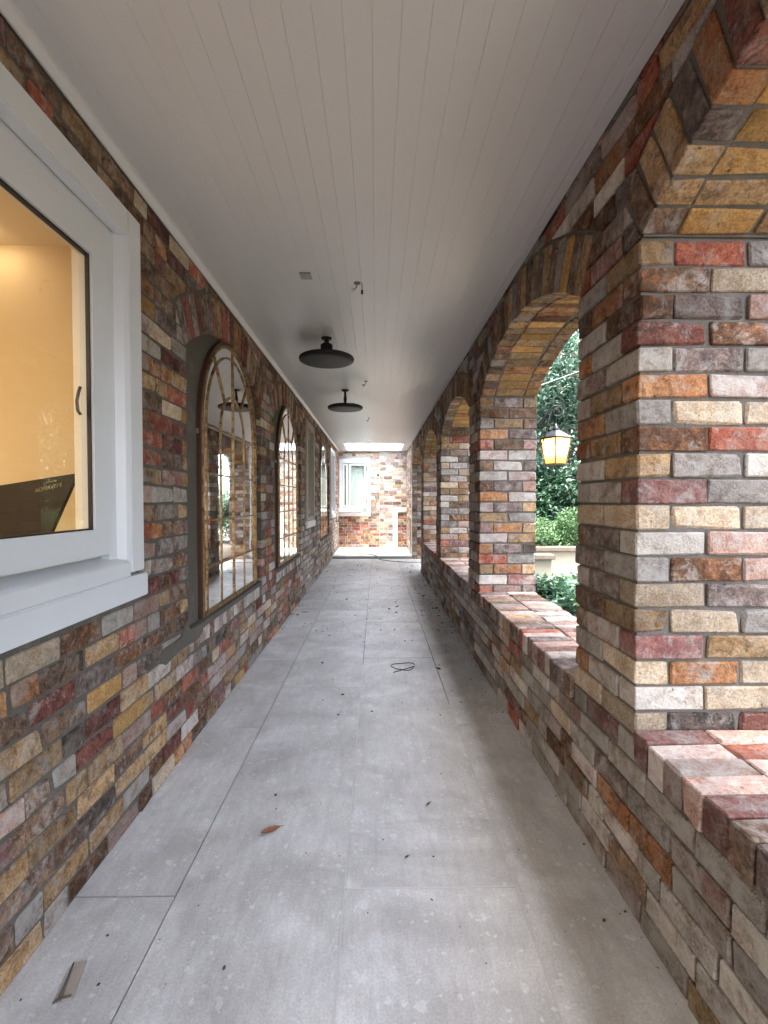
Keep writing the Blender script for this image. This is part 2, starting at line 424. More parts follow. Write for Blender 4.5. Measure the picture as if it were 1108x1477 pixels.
class Masonry:
    """collects bricks of one wall; the largest 300 of each name become objects, the rest one joined part"""
    def __init__(s, root): s.root = root; s.b = []
    def brick(s, c, rot, size, mat, normals, name='brick', wob=1.0, hide=False):
        """c centre; rot Euler tuple; size = full/half/quarter plus scale tuple"""
        kind, sc = size
        me = R.choice(VAR[kind])
        e = Euler((rot[0] + R.gauss(0, .006) * wob, rot[1] + R.gauss(0, .006) * wob, rot[2] + R.gauss(0, .006) * wob))
        M = Matrix.Translation(Vector(c)) @ e.to_matrix().to_4x4() @ Matrix.Diagonal((*sc, 1))
        s.b.append(dict(me=me, M=M, mat=mat, w=0 if hide else weight(c, normals), name=name))
    def poly(s, pts3, nrm, depth, mat, name='brick'):
        """a cut brick: convex outline pts3 on the wall face, extruded inwards with a chamfered front"""
        c = sum(pts3, Vector()) / len(pts3); n = len(pts3); ch = .004
        v = [p + (c - p).normalized() * ch for p in pts3] + [p - nrm * ch for p in pts3] + [p - nrm * depth for p in pts3]
        v = [q + Vector((R.uniform(-.0012, .0012), R.uniform(-.0012, .0012), R.uniform(-.0012, .0012))) for q in v[:2 * n]] + v[2 * n:]
        fs = [tuple(range(n))] + [(i, (i + 1) % n, (i + 1) % n + n, i + n) for i in range(n)] + [(i + n, (i + 1) % n + n, (i + 1) % n + 2 * n, i + 2 * n) for i in range(n)] + [tuple(range(3 * n - 1, 2 * n - 1, -1))]
        s.b.append(dict(me=None, v=v, f=fs, mat=mat, w=weight(c, [nrm]), name=name))
    def finish(s, limit=300):
        names = sorted({b['name'] for b in s.b}); mk = list(BM)
        for nm in names:
            bs = sorted([b for b in s.b if b['name'] == nm], key=lambda b: -b['w'])
            top = [b for b in bs[:limit] if b['w'] > 0]; rest = bs[len(top):]
            if len(rest) and len(rest) < 8: top, rest = bs, []
            inv = Matrix.Translation(-Vector(s.root.location))
            for b in top:
                if b['me']:
                    o = bpy.data.objects.new(nm, b['me']); COL.objects.link(o); o.parent = s.root
                    o.matrix_local = inv @ b['M']
                    o.material_slots[0].link = 'OBJECT'; o.material_slots[0].material = BM[b['mat']]
                else:
                    m_ = MB().add(b['v'], b['f']); m_.build(nm, BM[b['mat']], s.root)
            if rest:
                m_ = MB()
                for b in rest:
                    if b['me']:
                        vv, ff = VDATA[b['me'].name]; m_.add([b['M'] @ q for q in vv], ff, mk.index(b['mat']))
                    else: m_.add(b['v'], b['f'], mk.index(b['mat']))
                me = bpy.data.meshes.new(nm); me.from_pydata(m_.v, [], m_.f)
                for k in mk: me.materials.append(BM[k])
                me.polygons.foreach_set('material_index', m_.m); me.update()
                bm = bmesh.new(); bm.from_mesh(me); bmesh.ops.recalc_face_normals(bm, faces=bm.faces); bm.to_mesh(me); bm.free()
                o = link(nm, me, s.root); o['kind'] = 'stuff'

class Arch:
    """segmental arch over [a,b] along the wall"""
    def __init__(s, a, b, zs=ZSP, rise=RISE):
        s.a, s.b, s.zs = a, b, zs; h = (b - a) / 2; s.c = (a + b) / 2
        s.R = (h * h + rise * rise) / (2 * rise); s.zc = zs + rise - s.R; s.half = math.asin(h / s.R); s.RO = s.R + .236
    def top(s, y): return s.zc + math.sqrt(max(0, s.R ** 2 - (y - s.c) ** 2))
    def clip(s, poly):
        """cut a convex polygon (y,z) back from the ring; returns the polygon or None"""
        cy = sum(p[0] for p in poly) / len(poly); cz = sum(p[1] for p in poly) / len(poly)
        if all(p[1] <= s.zs + .004 for p in poly): return poly
        ang = math.atan2(cy - s.c, cz - s.zc)
        sg = 1 if ang > 0 else -1
        # beyond the springing line?
        inside = any(abs(math.atan2(p[0] - s.c, p[1] - s.zc)) < s.half and math.hypot(p[0] - s.c, p[1] - s.zc) < s.RO + .01 for p in poly)
        # edges crossing tests: sample
        if not inside:
            for i in range(9):
                for k in range(5):
                    y = min(p[0] for p in poly) + i / 8 * (max(p[0] for p in poly) - min(p[0] for p in poly)); z = min(p[1] for p in poly) + k / 4 * (max(p[1] for p in poly) - min(p[1] for p in poly))
                    if abs(math.atan2(y - s.c, z - s.zc)) < s.half and math.hypot(y - s.c, z - s.zc) < s.RO + .01: inside = True
        if not inside: return poly
        # option A: half-plane outside the tangent; option B: half-plane beyond the end joint
        ta = max(-s.half, min(s.half, ang))
        d = (math.sin(ta), math.cos(ta)); r = s.RO + .010
        A = clip_half(poly, d, d[0] * s.c + d[1] * s.zc + r)
        e = (sg * math.cos(s.half), -math.sin(s.half))
        B = clip_half(poly, e, e[0] * s.c + e[1] * s.zc + .010)
        aA, aB = area(A), area(B)
        return A if aA >= aB else B
def clip_half(poly, n, d):
    out = []
    for i in range(len(poly)):
        p, q = poly[i], poly[(i + 1) % len(poly)]
        a, b = p[0] * n[0] + p[1] * n[1] - d, q[0] * n[0] + q[1] * n[1] - d
        if a >= 0: out.append(p)
        if a * b < 0: t = a / (a - b); out.append((p[0] + (q[0] - p[0]) * t, p[1] + (q[1] - p[1]) * t))
    return out
def area(p):
    return abs(sum(p[i][0] * p[(i + 1) % len(p)][1] - p[(i + 1) % len(p)][0] * p[i][1] for i in range(len(p)))) / 2 if len(p) > 2 else 0

def course_fill(mas, plane, nrm, axis, u0, u1, zlist, holes, arches, zone, hdr=.22, name='brick', zcap=None, zonef=None, phase=None):
    """lay one leaf of bricks on the plane; axis 'y' (wall along Y) or 'x'; holes: (u0,u1,z0,z1)"""
    nv = Vector(nrm)
    for ci, z0 in enumerate(zlist):
        z1 = z0 + .076
        if zcap and z1 > zcap: z1 = zcap
        if z1 - z0 < .015: continue
        segs = [(u0, u1)]
        for (a, b, za, zb) in holes:
            if z1 > za + .004 and z0 < zb - .004:
                ns = []
                for (p, q) in segs:
                    if a > p: ns.append((p, min(q, a)))
                    if b < q: ns.append((max(p, b), q))
                segs = [g for g in ns if g[1] - g[0] > .03]
        for (p, q) in segs:
            u = p; first = True
            while u < q - .02:
                if first:
                    l_ = R.choice([.23, .11, .17]) if phase is None else [.23, .11][(ci + phase) % 2]; first = False
                else: l_ = .11 if R.random() < hdr else .23 * R.uniform(.97, 1.02)
                if q - (u + l_) < .05: l_ = q - u
                if l_ > .27: l_ = (l_ - J) / 2
                e = u + l_
                uc, zc = (u + e) / 2, (z0 + z1) / 2
                poly = [(u, z0), (e, z0), (e, z1), (u, z1)]; cut = poly
                for a in arches:
                    cut = a.clip(cut)
                    if area(cut) < .0009: cut = None; break
                zn = zonef(uc, zc) if zonef else zone
                if cut is not None:
                    mt = pick(zn); pr = R.gauss(0, .0016)
                    if cut is poly and abs((z1 - z0) - .076) < .002:
                        k = 'full' if l_ > .2 else 'quarter' if l_ > .14 else 'half'; base = {'full': .23, 'quarter': .165, 'half': .11}[k]
                        dep = plane + pr
                        if axis == 'y': mas.brick((dep - nv.x * .055, uc, zc), (0, 0, PI / 2 + R.choice((0, PI))), (k, (l_ / base, 1, R.uniform(.95, 1.02))), mt, [nrm], name)
                        else: mas.brick((uc, dep - nv.y * .055, zc), (0, 0, R.choice((0, PI))), (k, (l_ / base, 1, R.uniform(.95, 1.02))), mt, [nrm], name)
                    else:
                        P = [Vector((plane + pr * nv.x, c[0], c[1])) if axis == 'y' else Vector((c[0], plane + pr, c[1])) for c in cut]
                        mas.poly(P, nv, .07, mt, name)
                u = e + J * R.uniform(.8, 1.25)
def ring(mas, arch, xf, sgn, zone, name='arch_brick', deep=False, zone2='soffit'):
    """bricks on end round the arch; xf = face plane, sgn = direction of the outward normal along X"""
    n = round(arch.R * 2 * arch.half / .0865); 
    for i in range(n):
        th = -arch.half + (i + .5) / n * 2 * arch.half
        ca, sa = math.cos(th), math.sin(th)
        rc = arch.R + .115 + R.gauss(0, .0012)
        c = (xf - sgn * .055 + sgn * R.gauss(0, .0014), arch.c + sa * rc, arch.zc + ca * rc)
        # local x of the brick -> radial
        M_rot = Matrix(((0, 1, 0), (sa, 0, ca), (ca, 0, -sa)))      # columns: x->radial, y->X, z->tangential
        mas.brick(c, tuple(M_rot.to_euler()), ('full', (1, 1, R.uniform(.95, 1.04))), pick(zone2) if R.random() < .0 else pick(zone), [(sgn, 0, 0), (0, -sa, -ca)], name, .8)
def soffit(mas, arch, x0, x1, zone='soffit', name='arch_brick'):
    n = round(arch.R * 2 * arch.half / .0865); xc = (x0 + x1) / 2; ln = x1 - x0 - .02
    for i in range(n):
        th = -arch.half + (i + .5) / n * 2 * arch.half
        ca, sa = math.cos(th), math.sin(th); rc = arch.R + .055 + R.gauss(0, .002)
        M_rot = Matrix(((1, 0, 0), (0, sa, -ca), (0, ca, sa)))
        mas.brick((xc + R.gauss(0, .003), arch.c + sa * rc, arch.zc + ca * rc), tuple(M_rot.to_euler()), ('full', (ln / .23, 1, R.uniform(.96, 1.04))), pick(zone), [(0, -sa, -ca)], name, .8)
def wall_core(mb, x0, x1, y0, y1, z0, z1, holes, arches, mi=0, step=.06):
    """mortar body with openings: columns between the breaks"""
    br = sorted({y0, y1, *[h[0] for h in holes if y0 < h[0] < y1], *[h[1] for h in holes if y0 < h[1] < y1], *[a.a for a in arches if y0 < a.a < y1], *[a.b for a in arches if y0 < a.b < y1]})
    for p, q in zip(br, br[1:]):
        m_ = (p + q) / 2
        ar = [a for a in arches if a.a < m_ < a.b]; hs = [h for h in holes if h[0] < m_ < h[1]]
        if ar:
            a, zlow = ar[0], ar[1] if len(ar) > 1 else None
            n = max(1, int((q - p) / step)); poly = [(p, z1)] + [(p + (q - p) * i / n, a.top(p + (q - p) * i / n) + .007) for i in range(n + 1)] + [(q, z1)]
            for i in range(n):
                ya, yb = p + (q - p) * i / n, p + (q - p) * (i + 1) / n
                mb.prism([(ya, a.top(ya) + .007), (yb, a.top(yb) + .007), (yb, z1), (ya, z1)], 'x', x0, x1, mi)
            zb = getattr(a, 'bottom', z0)
            if zb > z0: mb.box(x0, x1, p, q, z0, zb - .005, mi)
        elif hs:
            zz = z0
            for h in sorted(hs, key=lambda h: h[2]):
                if h[2] > zz: mb.box(x0, x1, p, q, zz, h[2], mi)
                zz = h[3]
            if zz < z1: mb.box(x0, x1, p, q, zz, z1, mi)
        else: mb.box(x0, x1, p, q, z0, z1, mi)

# ================================================================ GROUND, FLOOR
g = MB().box(-60, 60, -60, 60, -.4, -.12).build('ground', M_SOIL); tag(g, kind='structure')
fl = MB().box(XL - .3, XO + .02, -3.6, YE + .3, -.12, -.008).build('floor', M_GROUT); tag(fl, kind='structure')
cols = [(XL - .06, -.709, [1.65 + 1.24 * k for k in range(-4, 9)]),
        (-.706, -.116, [-2.68, -1.44, -.2, 1.03, 3.51, 4.75, 6.0, 7.25, 8.5, 9.75, 11.0]),
        (-.113, .497, [-2.05, -.8, 1.67, 4.16, 5.4, 6.64, 7.9, 9.1, 10.4]),
        (.500, XR + .05, [-1.6, -.1, 2.9, 5.3, 6.6, 7.8, 9.1, 10.2])]
STEP_Y = 11.25
slab_vars = 0
for ci, (x0, x1, js) in enumerate(cols):
    ys = [-3.5] + [j for j in js if -3.4 < j < STEP_Y - .1] + [STEP_Y + .04]
    for a, b in zip(ys, ys[1:]):
        dz = R.uniform(-.0006, .0006)
        m_ = MB().box(x0 + .0006, x1 - .0006, a + .0018, b - .0024, -.03, dz)
        m_.build('paving_slab', M_SLAB, fl, bevel=.0016)
# floor strip through the garden doorway
for a, b in ((9.15, 10.2), (10.203, 11.27)):
    MB().box(XR + .053, XO, a, b, -.03, 0).build('paving_slab', M_SLAB, fl, bevel=.0016)
# pale grout lines where the photograph shows them filled
MB().box(-.1168, -.1122, .2, 4.0, -.004, .0004).build('joint_line', M_GROUTW, fl)
MB().box(.4962, .5008, .2, 3.2, -.004, .0004).build('joint_line', M_GROUTW, fl)
MB().box(-.110, .4955, 1.667, 1.673, -.004, .0004).build('joint_line', M_GROUTW, fl)
st = MB().box(XL - .02, XR + .10, STEP_Y + .05, YE + .02, -.02, .045).build('step', plain('step riser', (.30, .29, .28), .8, nz=.15, scale=12)); tag(st, kind='structure')
for x0, x1 in ((XL + .0, -.45), (-.447, .2), (.203, XR)):
    for a, b in ((STEP_Y + .03, STEP_Y + .95), (STEP_Y + .953, YE)):
        MB().box(x0, x1, a, b, .047, .070).build('paving_slab', M_SLAB, st, bevel=.003)

# ================================================================ ARCADE (right)
arcade = thing('arcade_wall', 'reclaimed brick arcade wall with four piers, segmental arches and a low brick parapet on the garden side', 'brick wall', (XR, 1.5, 0))
mas = Masonry(arcade)
arches_r = [Arch(p + PT, q) for p, q in zip(PIERS, PIERS[1:])] + [Arch(PIERS[-1] + PT, 11.3)]
for a in arches_r[:-1]: a.bottom = ZT - .006
core = MB()
Y0 = -3.3; PAR_END = 9.13
rc = .011
# parapet + spandrels + piers core
for p in PIERS:
    core.box(XR + rc, XO - rc, p + rc, p + PT - rc, ZS + .1, ZSP - .001)
core.box(XR + rc, XO - rc, Y0, PAR_END - rc, 0, ZS + .1)
core.box(XR + rc, XO - rc, 11.3 + rc, YE, 0, ZSP - .001)
wall_core(core, XR + rc, XO - rc, Y0, YE, ZSP - .001, ZC + .04, [], arches_r)
core.build('mortar', M_MORT_R, arcade)
courses_low = [i * CO for i in range(6)]
course_fill(mas, XR, (-1, 0, 0), 'y', Y0, PAR_END, courses_low, [], [], 'low', .14)
course_fill(mas, XO, (1, 0, 0), 'y', Y0, PAR_END, courses_low, [], [], 'low', .14)
course_fill(mas, PAR_END, (0, 1, 0), 'x', XR + .12, XO - .12, courses_low, [], [], 'low', .3)
# sill bricks on edge between the piers
for p, q in list(zip(PIERS, PIERS[1:])) + [(PIERS[-1], None)]:
    a, b = p + PT + .005, (q - .005 if q else PAR_END)
    if b - a < .03: continue
    n = max(1, round((b - a) / .0865)); stp = (b - a) / n
    for i in range(n):
        y = a + (i + .5) * stp
        for k, xc in enumerate((XR - .014 + .115, XR + .345 - .004)):
            if k == 1 and i % 1 == 0: pass
            mas.brick((xc + R.gauss(0, .003), y, ZS + .008 + .052 + R.gauss(0, .0015)), (PI / 2, 0, 0), ('full', (1.0, .955, (stp - J * .9) / .076)), pick('sill'), [(-1, 0, 0), (0, 0, 1), (0, -1, 0)], 'sill_brick', 1.3)
# piers
P0F = [  # near pier, face towards the camera, top course first
 ['tan', 'red', 'grey'], ['burnt', 'cream'], ['burnt', 'purple', 'pink'], ['darkred', 'burnt'], ['white', 'purple', 'washed'],
 ['orange', 'washpink'], ['grey', 'cream', 'cream'], ['burnt', 'red'], ['tan', 'grey', 'white'], ['maroon', 'grey'],
 ['cream', 'cream', 'cream'], ['white', 'pink'], ['grey', 'burnt', 'pink'], ['cream', 'purple'], ['tan', 'cream', 'grey'],
 ['maroon', 'tan'], ['cream', 'orange', 'cream'], ['white', 'cream'], ['cream', 'black', 'darkred'], ['white', 'grey', 'white']]
for p in PIERS:
    for ci in range(20):
        z = ZS + ci * CO + .038 + .003; top = 19 - ci; hsh = (top % 2 == 0)
        sc = lambda: (R.uniform(.985, 1.01), 1, R.uniform(.95, 1.03))
        F = P0F[top] if abs(p - 1.545) < .01 else None
        def mt(i): return F[i] if F else pick('pier')
        Fr = [(0, -1, 0)]; Bk = [(0, 1, 0)]; Ls = [(-1, 0, 0)]; Rs = [(1, 0, 0)]
        jig = lambda: R.gauss(0, .0016)
        cx = (XR + XO) / 2; cy = p + PT / 2
        if hsh:   # headers at the corners seen from the front: stretchers run along the sides
            for sx, nn in ((-1, Ls), (1, Rs)):
                for sy, fc in ((-1, Fr), (1, Bk)):
                    m_ = mt(0 if sx < 0 else 2) if sy < 0 else pick('pier')
                    mas.brick((cx + sx * (.18) + jig(), cy + sy * .12 + jig(), z), (0, 0, PI / 2), ('full', sc()), m_, nn + fc)
            for sy, fc in ((-1, Fr), (1, Bk)):
                mas.brick((cx, cy + sy * .18 + jig(), z), (0, 0, 0), ('full', sc()), mt(1) if sy < 0 else pick('pier'), fc)
        else:
            for sy, fc in ((-1, Fr), (1, Bk)):
                for sx, nn in ((-1, Ls), (1, Rs)):
                    mas.brick((cx + sx * .12 + jig(), cy + sy * .18 + jig(), z), (0, 0, 0), ('full', sc()), (mt(0 if sx < 0 else 1) if sy < 0 else pick('pier')), nn + fc)
            for sx, nn in ((-1, Ls), (1, Rs)):
                mas.brick((cx + sx * .18 + jig(), cy, z), (0, 0, PI / 2), ('full', sc()), pick('pier'), nn)
# last stretch of wall beyond the doorway
cz = [i * CO for i in range(40) if i * CO < ZSP]
course_fill(mas, XR, (-1, 0, 0), 'y', 11.3, YE - .002, cz, [], [], 'pier', .2)
course_fill(mas, 11.3, (0, -1, 0), 'x', XR + .118, XO, cz, [], [], 'pier', .2)
# spandrels
zsp = [ZS + i * CO + .003 for i in range(20, 27)]
course_fill(mas, XR, (-1, 0, 0), 'y', Y0, YE - .002, zsp, [], arches_r, 'pier', .3, zcap=ZC + .02)
course_fill(mas, XO, (1, 0, 0), 'y', Y0, YE, zsp, [], arches_r, 'pier', .3, zcap=ZC + .02)
for a in arches_r:
    ring(mas, a, XR, -1, 'ring'); ring(mas, a, XO, 1, 'ring')
    soffit(mas, a, XR + .11, XO - .11)
mas.finish()

# ================================================================ LEFT WALL
lw = thing('house_wall', 'long brick house wall of mixed reclaimed bricks with arched niches and windows', 'brick wall', (XL, 1.5, 0))
ml = Masonry(lw)
NICHES = [Arch(2.66, 4.36), Arch(4.91, 6.62), Arch(8.86, 10.58)]
for a in NICHES: a.bottom = ZT - .002
WIN = [(.30, 2.125, .97, 2.60), (7.08, 7.99, .97, 2.60), (10.9, 11.95, .97, 2.60)]
wh = [(a + .012, b - .012, c + .012, d - .012) for a, b, c, d in WIN]
core = MB()
wall_core(core, XL - .155, XL - .006, -3.3, YE + .3, 0, ZC + .04, wh, NICHES)
core.build('mortar', M_MORT_L, lw)
nh = [(a.a, a.b, ZT - .004, ZSP) for a in NICHES] + [(a.a, a.b, ZS + .002, ZT + .01) for a in NICHES]
# the back rows of full courses behind each niche are dropped by arch clipping; holes keep the jambs straight
allz = [i * CO + .002 for i in range(33)]
def zl(u, z):
    if u > 6.5 and z < 1.2: return 'low'
    return 'left'
course_fill(ml, XL, (1, 0, 0), 'y', -3.3, YE - .002, [z for z in allz], [h for h in nh] + [(a, b, c, d - .01) for a, b, c, d in WIN], NICHES, 'left', .27, zcap=ZC + .02, zonef=zl)
for a in NICHES:
    ring(ml, a, XL, 1, 'ringleft')
    n = round((a.b - a.a) / .0865); stp = (a.b - a.a) / n
    for i in range(n):
        ml.brick((XL - .115, a.a + (i + .5) * stp, ZS + .010 + .050), (PI / 2, 0, 0), ('full', (1.0, .93, (stp - J) / .076)), pick('low'), [(1, 0, 0), (0, 0, 1)], 'sill_brick', 1.0)
# fill the space above each niche opening that a full course would leave
ml.finish()
for a in NICHES:   # render at the back of the niche, thicker at the foot
    m_ = MB().box(XL - .14, XL - .047, a.a - .03, a.b + .03, ZT - .02, a.zs + RISE + .03); m_.build('render_panel', M_RENDER, lw)
    poly = [(a.a + .01, ZT - .012), (a.a + .01, ZT + .030), (a.c, ZT + .022), (a.b - .01, ZT + .028), (a.b - .01, ZT - .012)]
    MB().prism(poly, 'x', XL - .048, XL + .002).build('render_fillet', M_RENDER, lw, bevel=.003)
# smear of render running off the first niche onto the bricks
smp = [(2.30, .60), (2.36, .572), (2.47, .585), (2.60, .59), (2.75, .575), (2.86, .60), (2.86, .655), (2.67, .665), (2.62, .73), (2.56, .66), (2.45, .655), (2.36, .66), (2.30, .645)]
MB().prism(smp, 'x', XL - .02, XL + .007).build('render_smear', M_RENDER, lw, bevel=.002)

# ---------------------------------------------------------------- mirrors
def arc_pts(x, cy, cz, r, a0, a1, n): return [(x, cy + r * math.cos(a0 + (a1 - a0) * i / n), cz + r * math.sin(a0 + (a1 - a0) * i / n)) for i in range(n + 1)]
def bar(mb, pts, wd, x0, x1, mi=0):
    """flat bar of width wd following pts (y,z) between planes x0 and x1"""
    n = len(pts)
    L_, R_ = [], []
    for i, p in enumerate(pts):
        a = pts[max(0, i - 1)]; b = pts[min(n - 1, i + 1)]; d = Vector((b[0] - a[0], b[1] - a[1])).normalized(); nn = Vector((-d.y, d.x)) * wd / 2
        L_.append((p[0] + nn.x, p[1] + nn.y)); R_.append((p[0] - nn.x, p[1] - nn.y))
    v = [(x0, *q) for q in L_] + [(x0, *q) for q in R_] + [(x1, *q) for q in L_] + [(x1, *q) for q in R_]
    fs = []
    for i in range(n - 1):
        a, b, c, d = i, i + 1, n + i + 1, n + i
        fs += [(a, b, c, d), (a + 2 * n, d + 2 * n, c + 2 * n, b + 2 * n), (a, a + 2 * n, b + 2 * n, b), (d, c, c + 2 * n, d + 2 * n)]
    fs += [(0, n, 3 * n, 2 * n), (n - 1, 3 * n - 1, 4 * n - 1, 2 * n - 1)]
    mb.add(v, fs, mi)
def make_mirror(cy, label):
    z0, zb, r = .660, 1.865, .672
    t = thing('arched_mirror', label, 'mirror', (XL - .05, cy, z0), 'arched window mirrors hung in the wall niches')
    xb, xf = XL - .046, XL - .020
    # glass
    pts = [(cy - r + .02, z0 + .02), (cy + r - .02, z0 + .02)] + [(p[1], p[2]) for p in arc_pts(0, cy, zb, r - .02, 0, PI, 32)]
    MB().prism(pts, 'x', xf - .011, xf - .005).build('mirror_glass', M_MIRROR, t)
    # frame: outer dark edge and gold face
    fr = MB()
    path = [(cy - r + .014, z0 + .0)] + [(p[1], p[2]) for p in arc_pts(0, cy, zb, r - .014, PI, 0, 36)] + [(cy + r - .014, z0)]
    bar(fr, path, .028, xb, xf); fr.build('mirror_frame', M_FRAMESIDE, t)
    f2 = MB(); path2 = [(cy - r + .030, z0 + .026)] + [(p[1], p[2]) for p in arc_pts(0, cy, zb, r - .030, PI, 0, 36)] + [(cy + r - .030, z0 + .026)]
    bar(f2, path2, .022, xf - .0045, xf + .006); bar(f2, [(cy - r + .019, z0 + .016), (cy + r - .019, z0 + .016)], .032, xf - .0045, xf + .003)
    f2.build('frame_bead', M_GOLD, t, bevel=.002)
    bd = MB(); bar(bd, [(cy - r + .03, z0 + .001), (cy + r - .03, z0 + .001)], .03, xb, xf - .018); bd.build('frame_foot', M_FRAMESIDE, t)
    # muntins
    rs, ro = .285, .565
    def mun(pp, wd=.020, d=0.0):
        m_ = MB(); bar(m_, pp, wd * .82, xf - .0049, xf + .001 + d); m_.build('glazing_bar', M_GOLD, t)
    for s_ in (-1, 1):
        mun([(cy + s_ * rs, z0 + .033), (cy + s_ * rs, zb - .008)]); mun([(cy + s_ * ro, z0 + .033), (cy + s_ * ro, zb - .008)], .016)
    mun([(cy, z0 + .033), (cy, zb + r - .04)], .024, .002)
    for k in range(4):
        z = zb - k * (zb - z0) / 4 * 1.0
        mun([(cy - r + .04, z), (cy + r - .04, z)], .013, .0035)
    mun([(p[1], p[2]) for p in arc_pts(0, cy, zb, rs, PI - .03, .03, 18)], .020, .0015)
    mun([(p[1], p[2]) for p in arc_pts(0, cy, zb, ro, PI - .02, .02, 28)], .016, .0015)
    for an in (PI / 4 + .08, 3 * PI / 4 - .08):
        c_, s__ = math.cos(an), math.sin(an)
        mun([(cy + rs * c_, zb + rs * s__), (cy + (r - .04) * c_, zb + (r - .04) * s__)], .018, .003)
    # little screws at the side
    MB().box(xf - .03, xf - .01, cy - r - .006, cy - r + .001, 1.80, 1.83).build('fixing_clip', M_STEEL, t)
make_mirror(3.592, 'large gold framed arched mirror in the nearest niche, beside the white window')
make_mirror(5.85, 'gold framed arched mirror in the middle niche, before the narrow beige shuttered window')
make_mirror(9.76, 'farthest and smallest looking gold arched mirror, between two narrow windows')

# ---------------------------------------------------------------- windows in the left wall
def wall_window(y0, y1, label, kind):
    FM = M_TAUPE if kind == 'blind' else M_FRAME
    t = thing('window', label, 'window', (XL, (y0 + y1) / 2, .97))
    z0, z1 = .97, 2.60; tw = .105
    xt = XL + .018
    tr = lambda *a: MB().box(*a).build('trim', FM, t, bevel=.004)
    tr(XL - .04, xt, y1 - tw, y1, 1.085, z1); tr(XL - .04, xt, y0, y0 + tw, 1.085, z1); tr(XL - .04, xt, y0 + tw + .001, y1 - tw - .001, z1 - tw, z1 - .001)
    MB().box(XL - .05, XL + .030, y0 - .006, y1 + .008, .972, 1.072).build('sill_apron', M_FRAME, t, bevel=.005)
    # sloping sill
    MB().prism([(XL - .09, 1.0), (XL + .012, 1.0), (XL + .012, 1.128), (XL - .002, 1.136), (XL - .09, 1.158)], 'y', y0 + tw + .001, y1 - tw - .001).build('sill', FM, t, bevel=.002)
    # frame behind the trim (bevelled reveal)
    a, b = y0 + tw, y1 - tw
    fw = .058
    for (ya, yb, s_) in ((b - .0, b - fw, 1), (a, a + fw, -1)):
        MB().prism([(XL - .004, ya), (XL - .040, ya - .012 * s_), (XL - .046, yb), (XL - .105, yb), (XL - .105, ya)], 'z', 1.14, z1 - tw).build('frame', FM, t)
    MB().box(XL - .105, XL - .044, a, b, z1 - tw - .055, z1 - tw + .02).build('frame', FM, t, bevel=.003)
    # sash
    sa, sb, sz0, sz1 = a + fw + .003, b - fw - .003, 1.172, z1 - tw - .060; sw = .105 if kind == 'big' else .06
    xs = XL - .036
    sash = MB()
    for q in ((sb - sw, sb, sz0, sz1), (sa, sa + sw, sz0, sz1), (sa + sw, sb - sw, sz0, sz0 + sw), (sa + sw, sb - sw, sz1 - sw, sz1)):
        sash.box(xs - .05, xs, *q)
    so = sash.build('sash', FM, t)
    bd = MB()
    for q in ((sb - sw - .007, sb - sw, sz0 + sw, sz1 - sw), (sa + sw, sa + sw + .010, sz0 + sw, sz1 - sw), (sa + sw, sb - sw, sz0 + sw, sz0 + sw + .006), (sa + sw, sb - sw, sz1 - sw - .010, sz1 - sw)):
        bd.box(xs - .024, xs - .010, *q)
    bd.build('gasket', M_RUBBER if kind == 'big' else FM, so)
    gy0, gy1, gz0, gz1 = sa + sw + .008, sb - sw - .008, sz0 + sw + .004, sz1 - sw - .008
    MB().box(xs - .022, xs - .018, gy0, gy1, gz0, gz1).build('pane', M_GLASS if kind != 'blind' else M_BEIGE, so)
    if kind != 'big':
        MB().box(XL - .15, XL - .14, y0 + .05, y1 - .05, 1.0, 2.5).build('curtain', M_CURTAIN if kind == 'glass' else M_BEIGE, t)
        for z in (1.36, 2.30):
            MB().box(xs - .002, xs + .016, a + fw - .02, a + fw + .03, z - .05, z + .05).build('hinge', M_DARKM, t, bevel=.002)
    return t, (sa, sb, sw, sz0, sz1)
bw, (sa, sb, sw, sz0, sz1) = wall_window(.30, 2.125, 'large white casement window at the left with an orange lit room behind its glass', 'big')
wall_window(7.08, 7.99, 'narrow closed window with beige panel and dark hinges, between the second and third mirrors', 'blind')
wall_window(10.9, 11.95, 'narrow pale window at the far end of the left wall, past the last mirror', 'glass')
# inner reveal of the big window
xi = XL - .155
RWY = 2.36
MB().box(xi + .02, XL - .09, sb - .07, 2.113, 1.0, 2.56).build('inner_jamb', M_CREAMF, bw)
MB().box(xi + .02, XL - .09, .32, .42, 1.0, 2.56).build('inner_jamb', M_CREAMF, bw)
MB().box(xi + .02, XL - .09, .42, sb - .071, 2.37, 2.56).build('inner_head', M_CREAMF, bw)
MB().box(xi - .04, XL - .09, .42, sb - .071, 1.05, 1.20).build('inner_sill', M_CREAMF, bw)
MB().tube([(XL - .070, 1.826, 1.715), (XL - .078, 1.822, 1.73), (XL - .080, 1.820, 1.765), (XL - .073, 1.82, 1.80), (XL - .067, 1.822, 1.82)], .006, 8).build('window_stay', M_DARKM, bw, smooth=True)

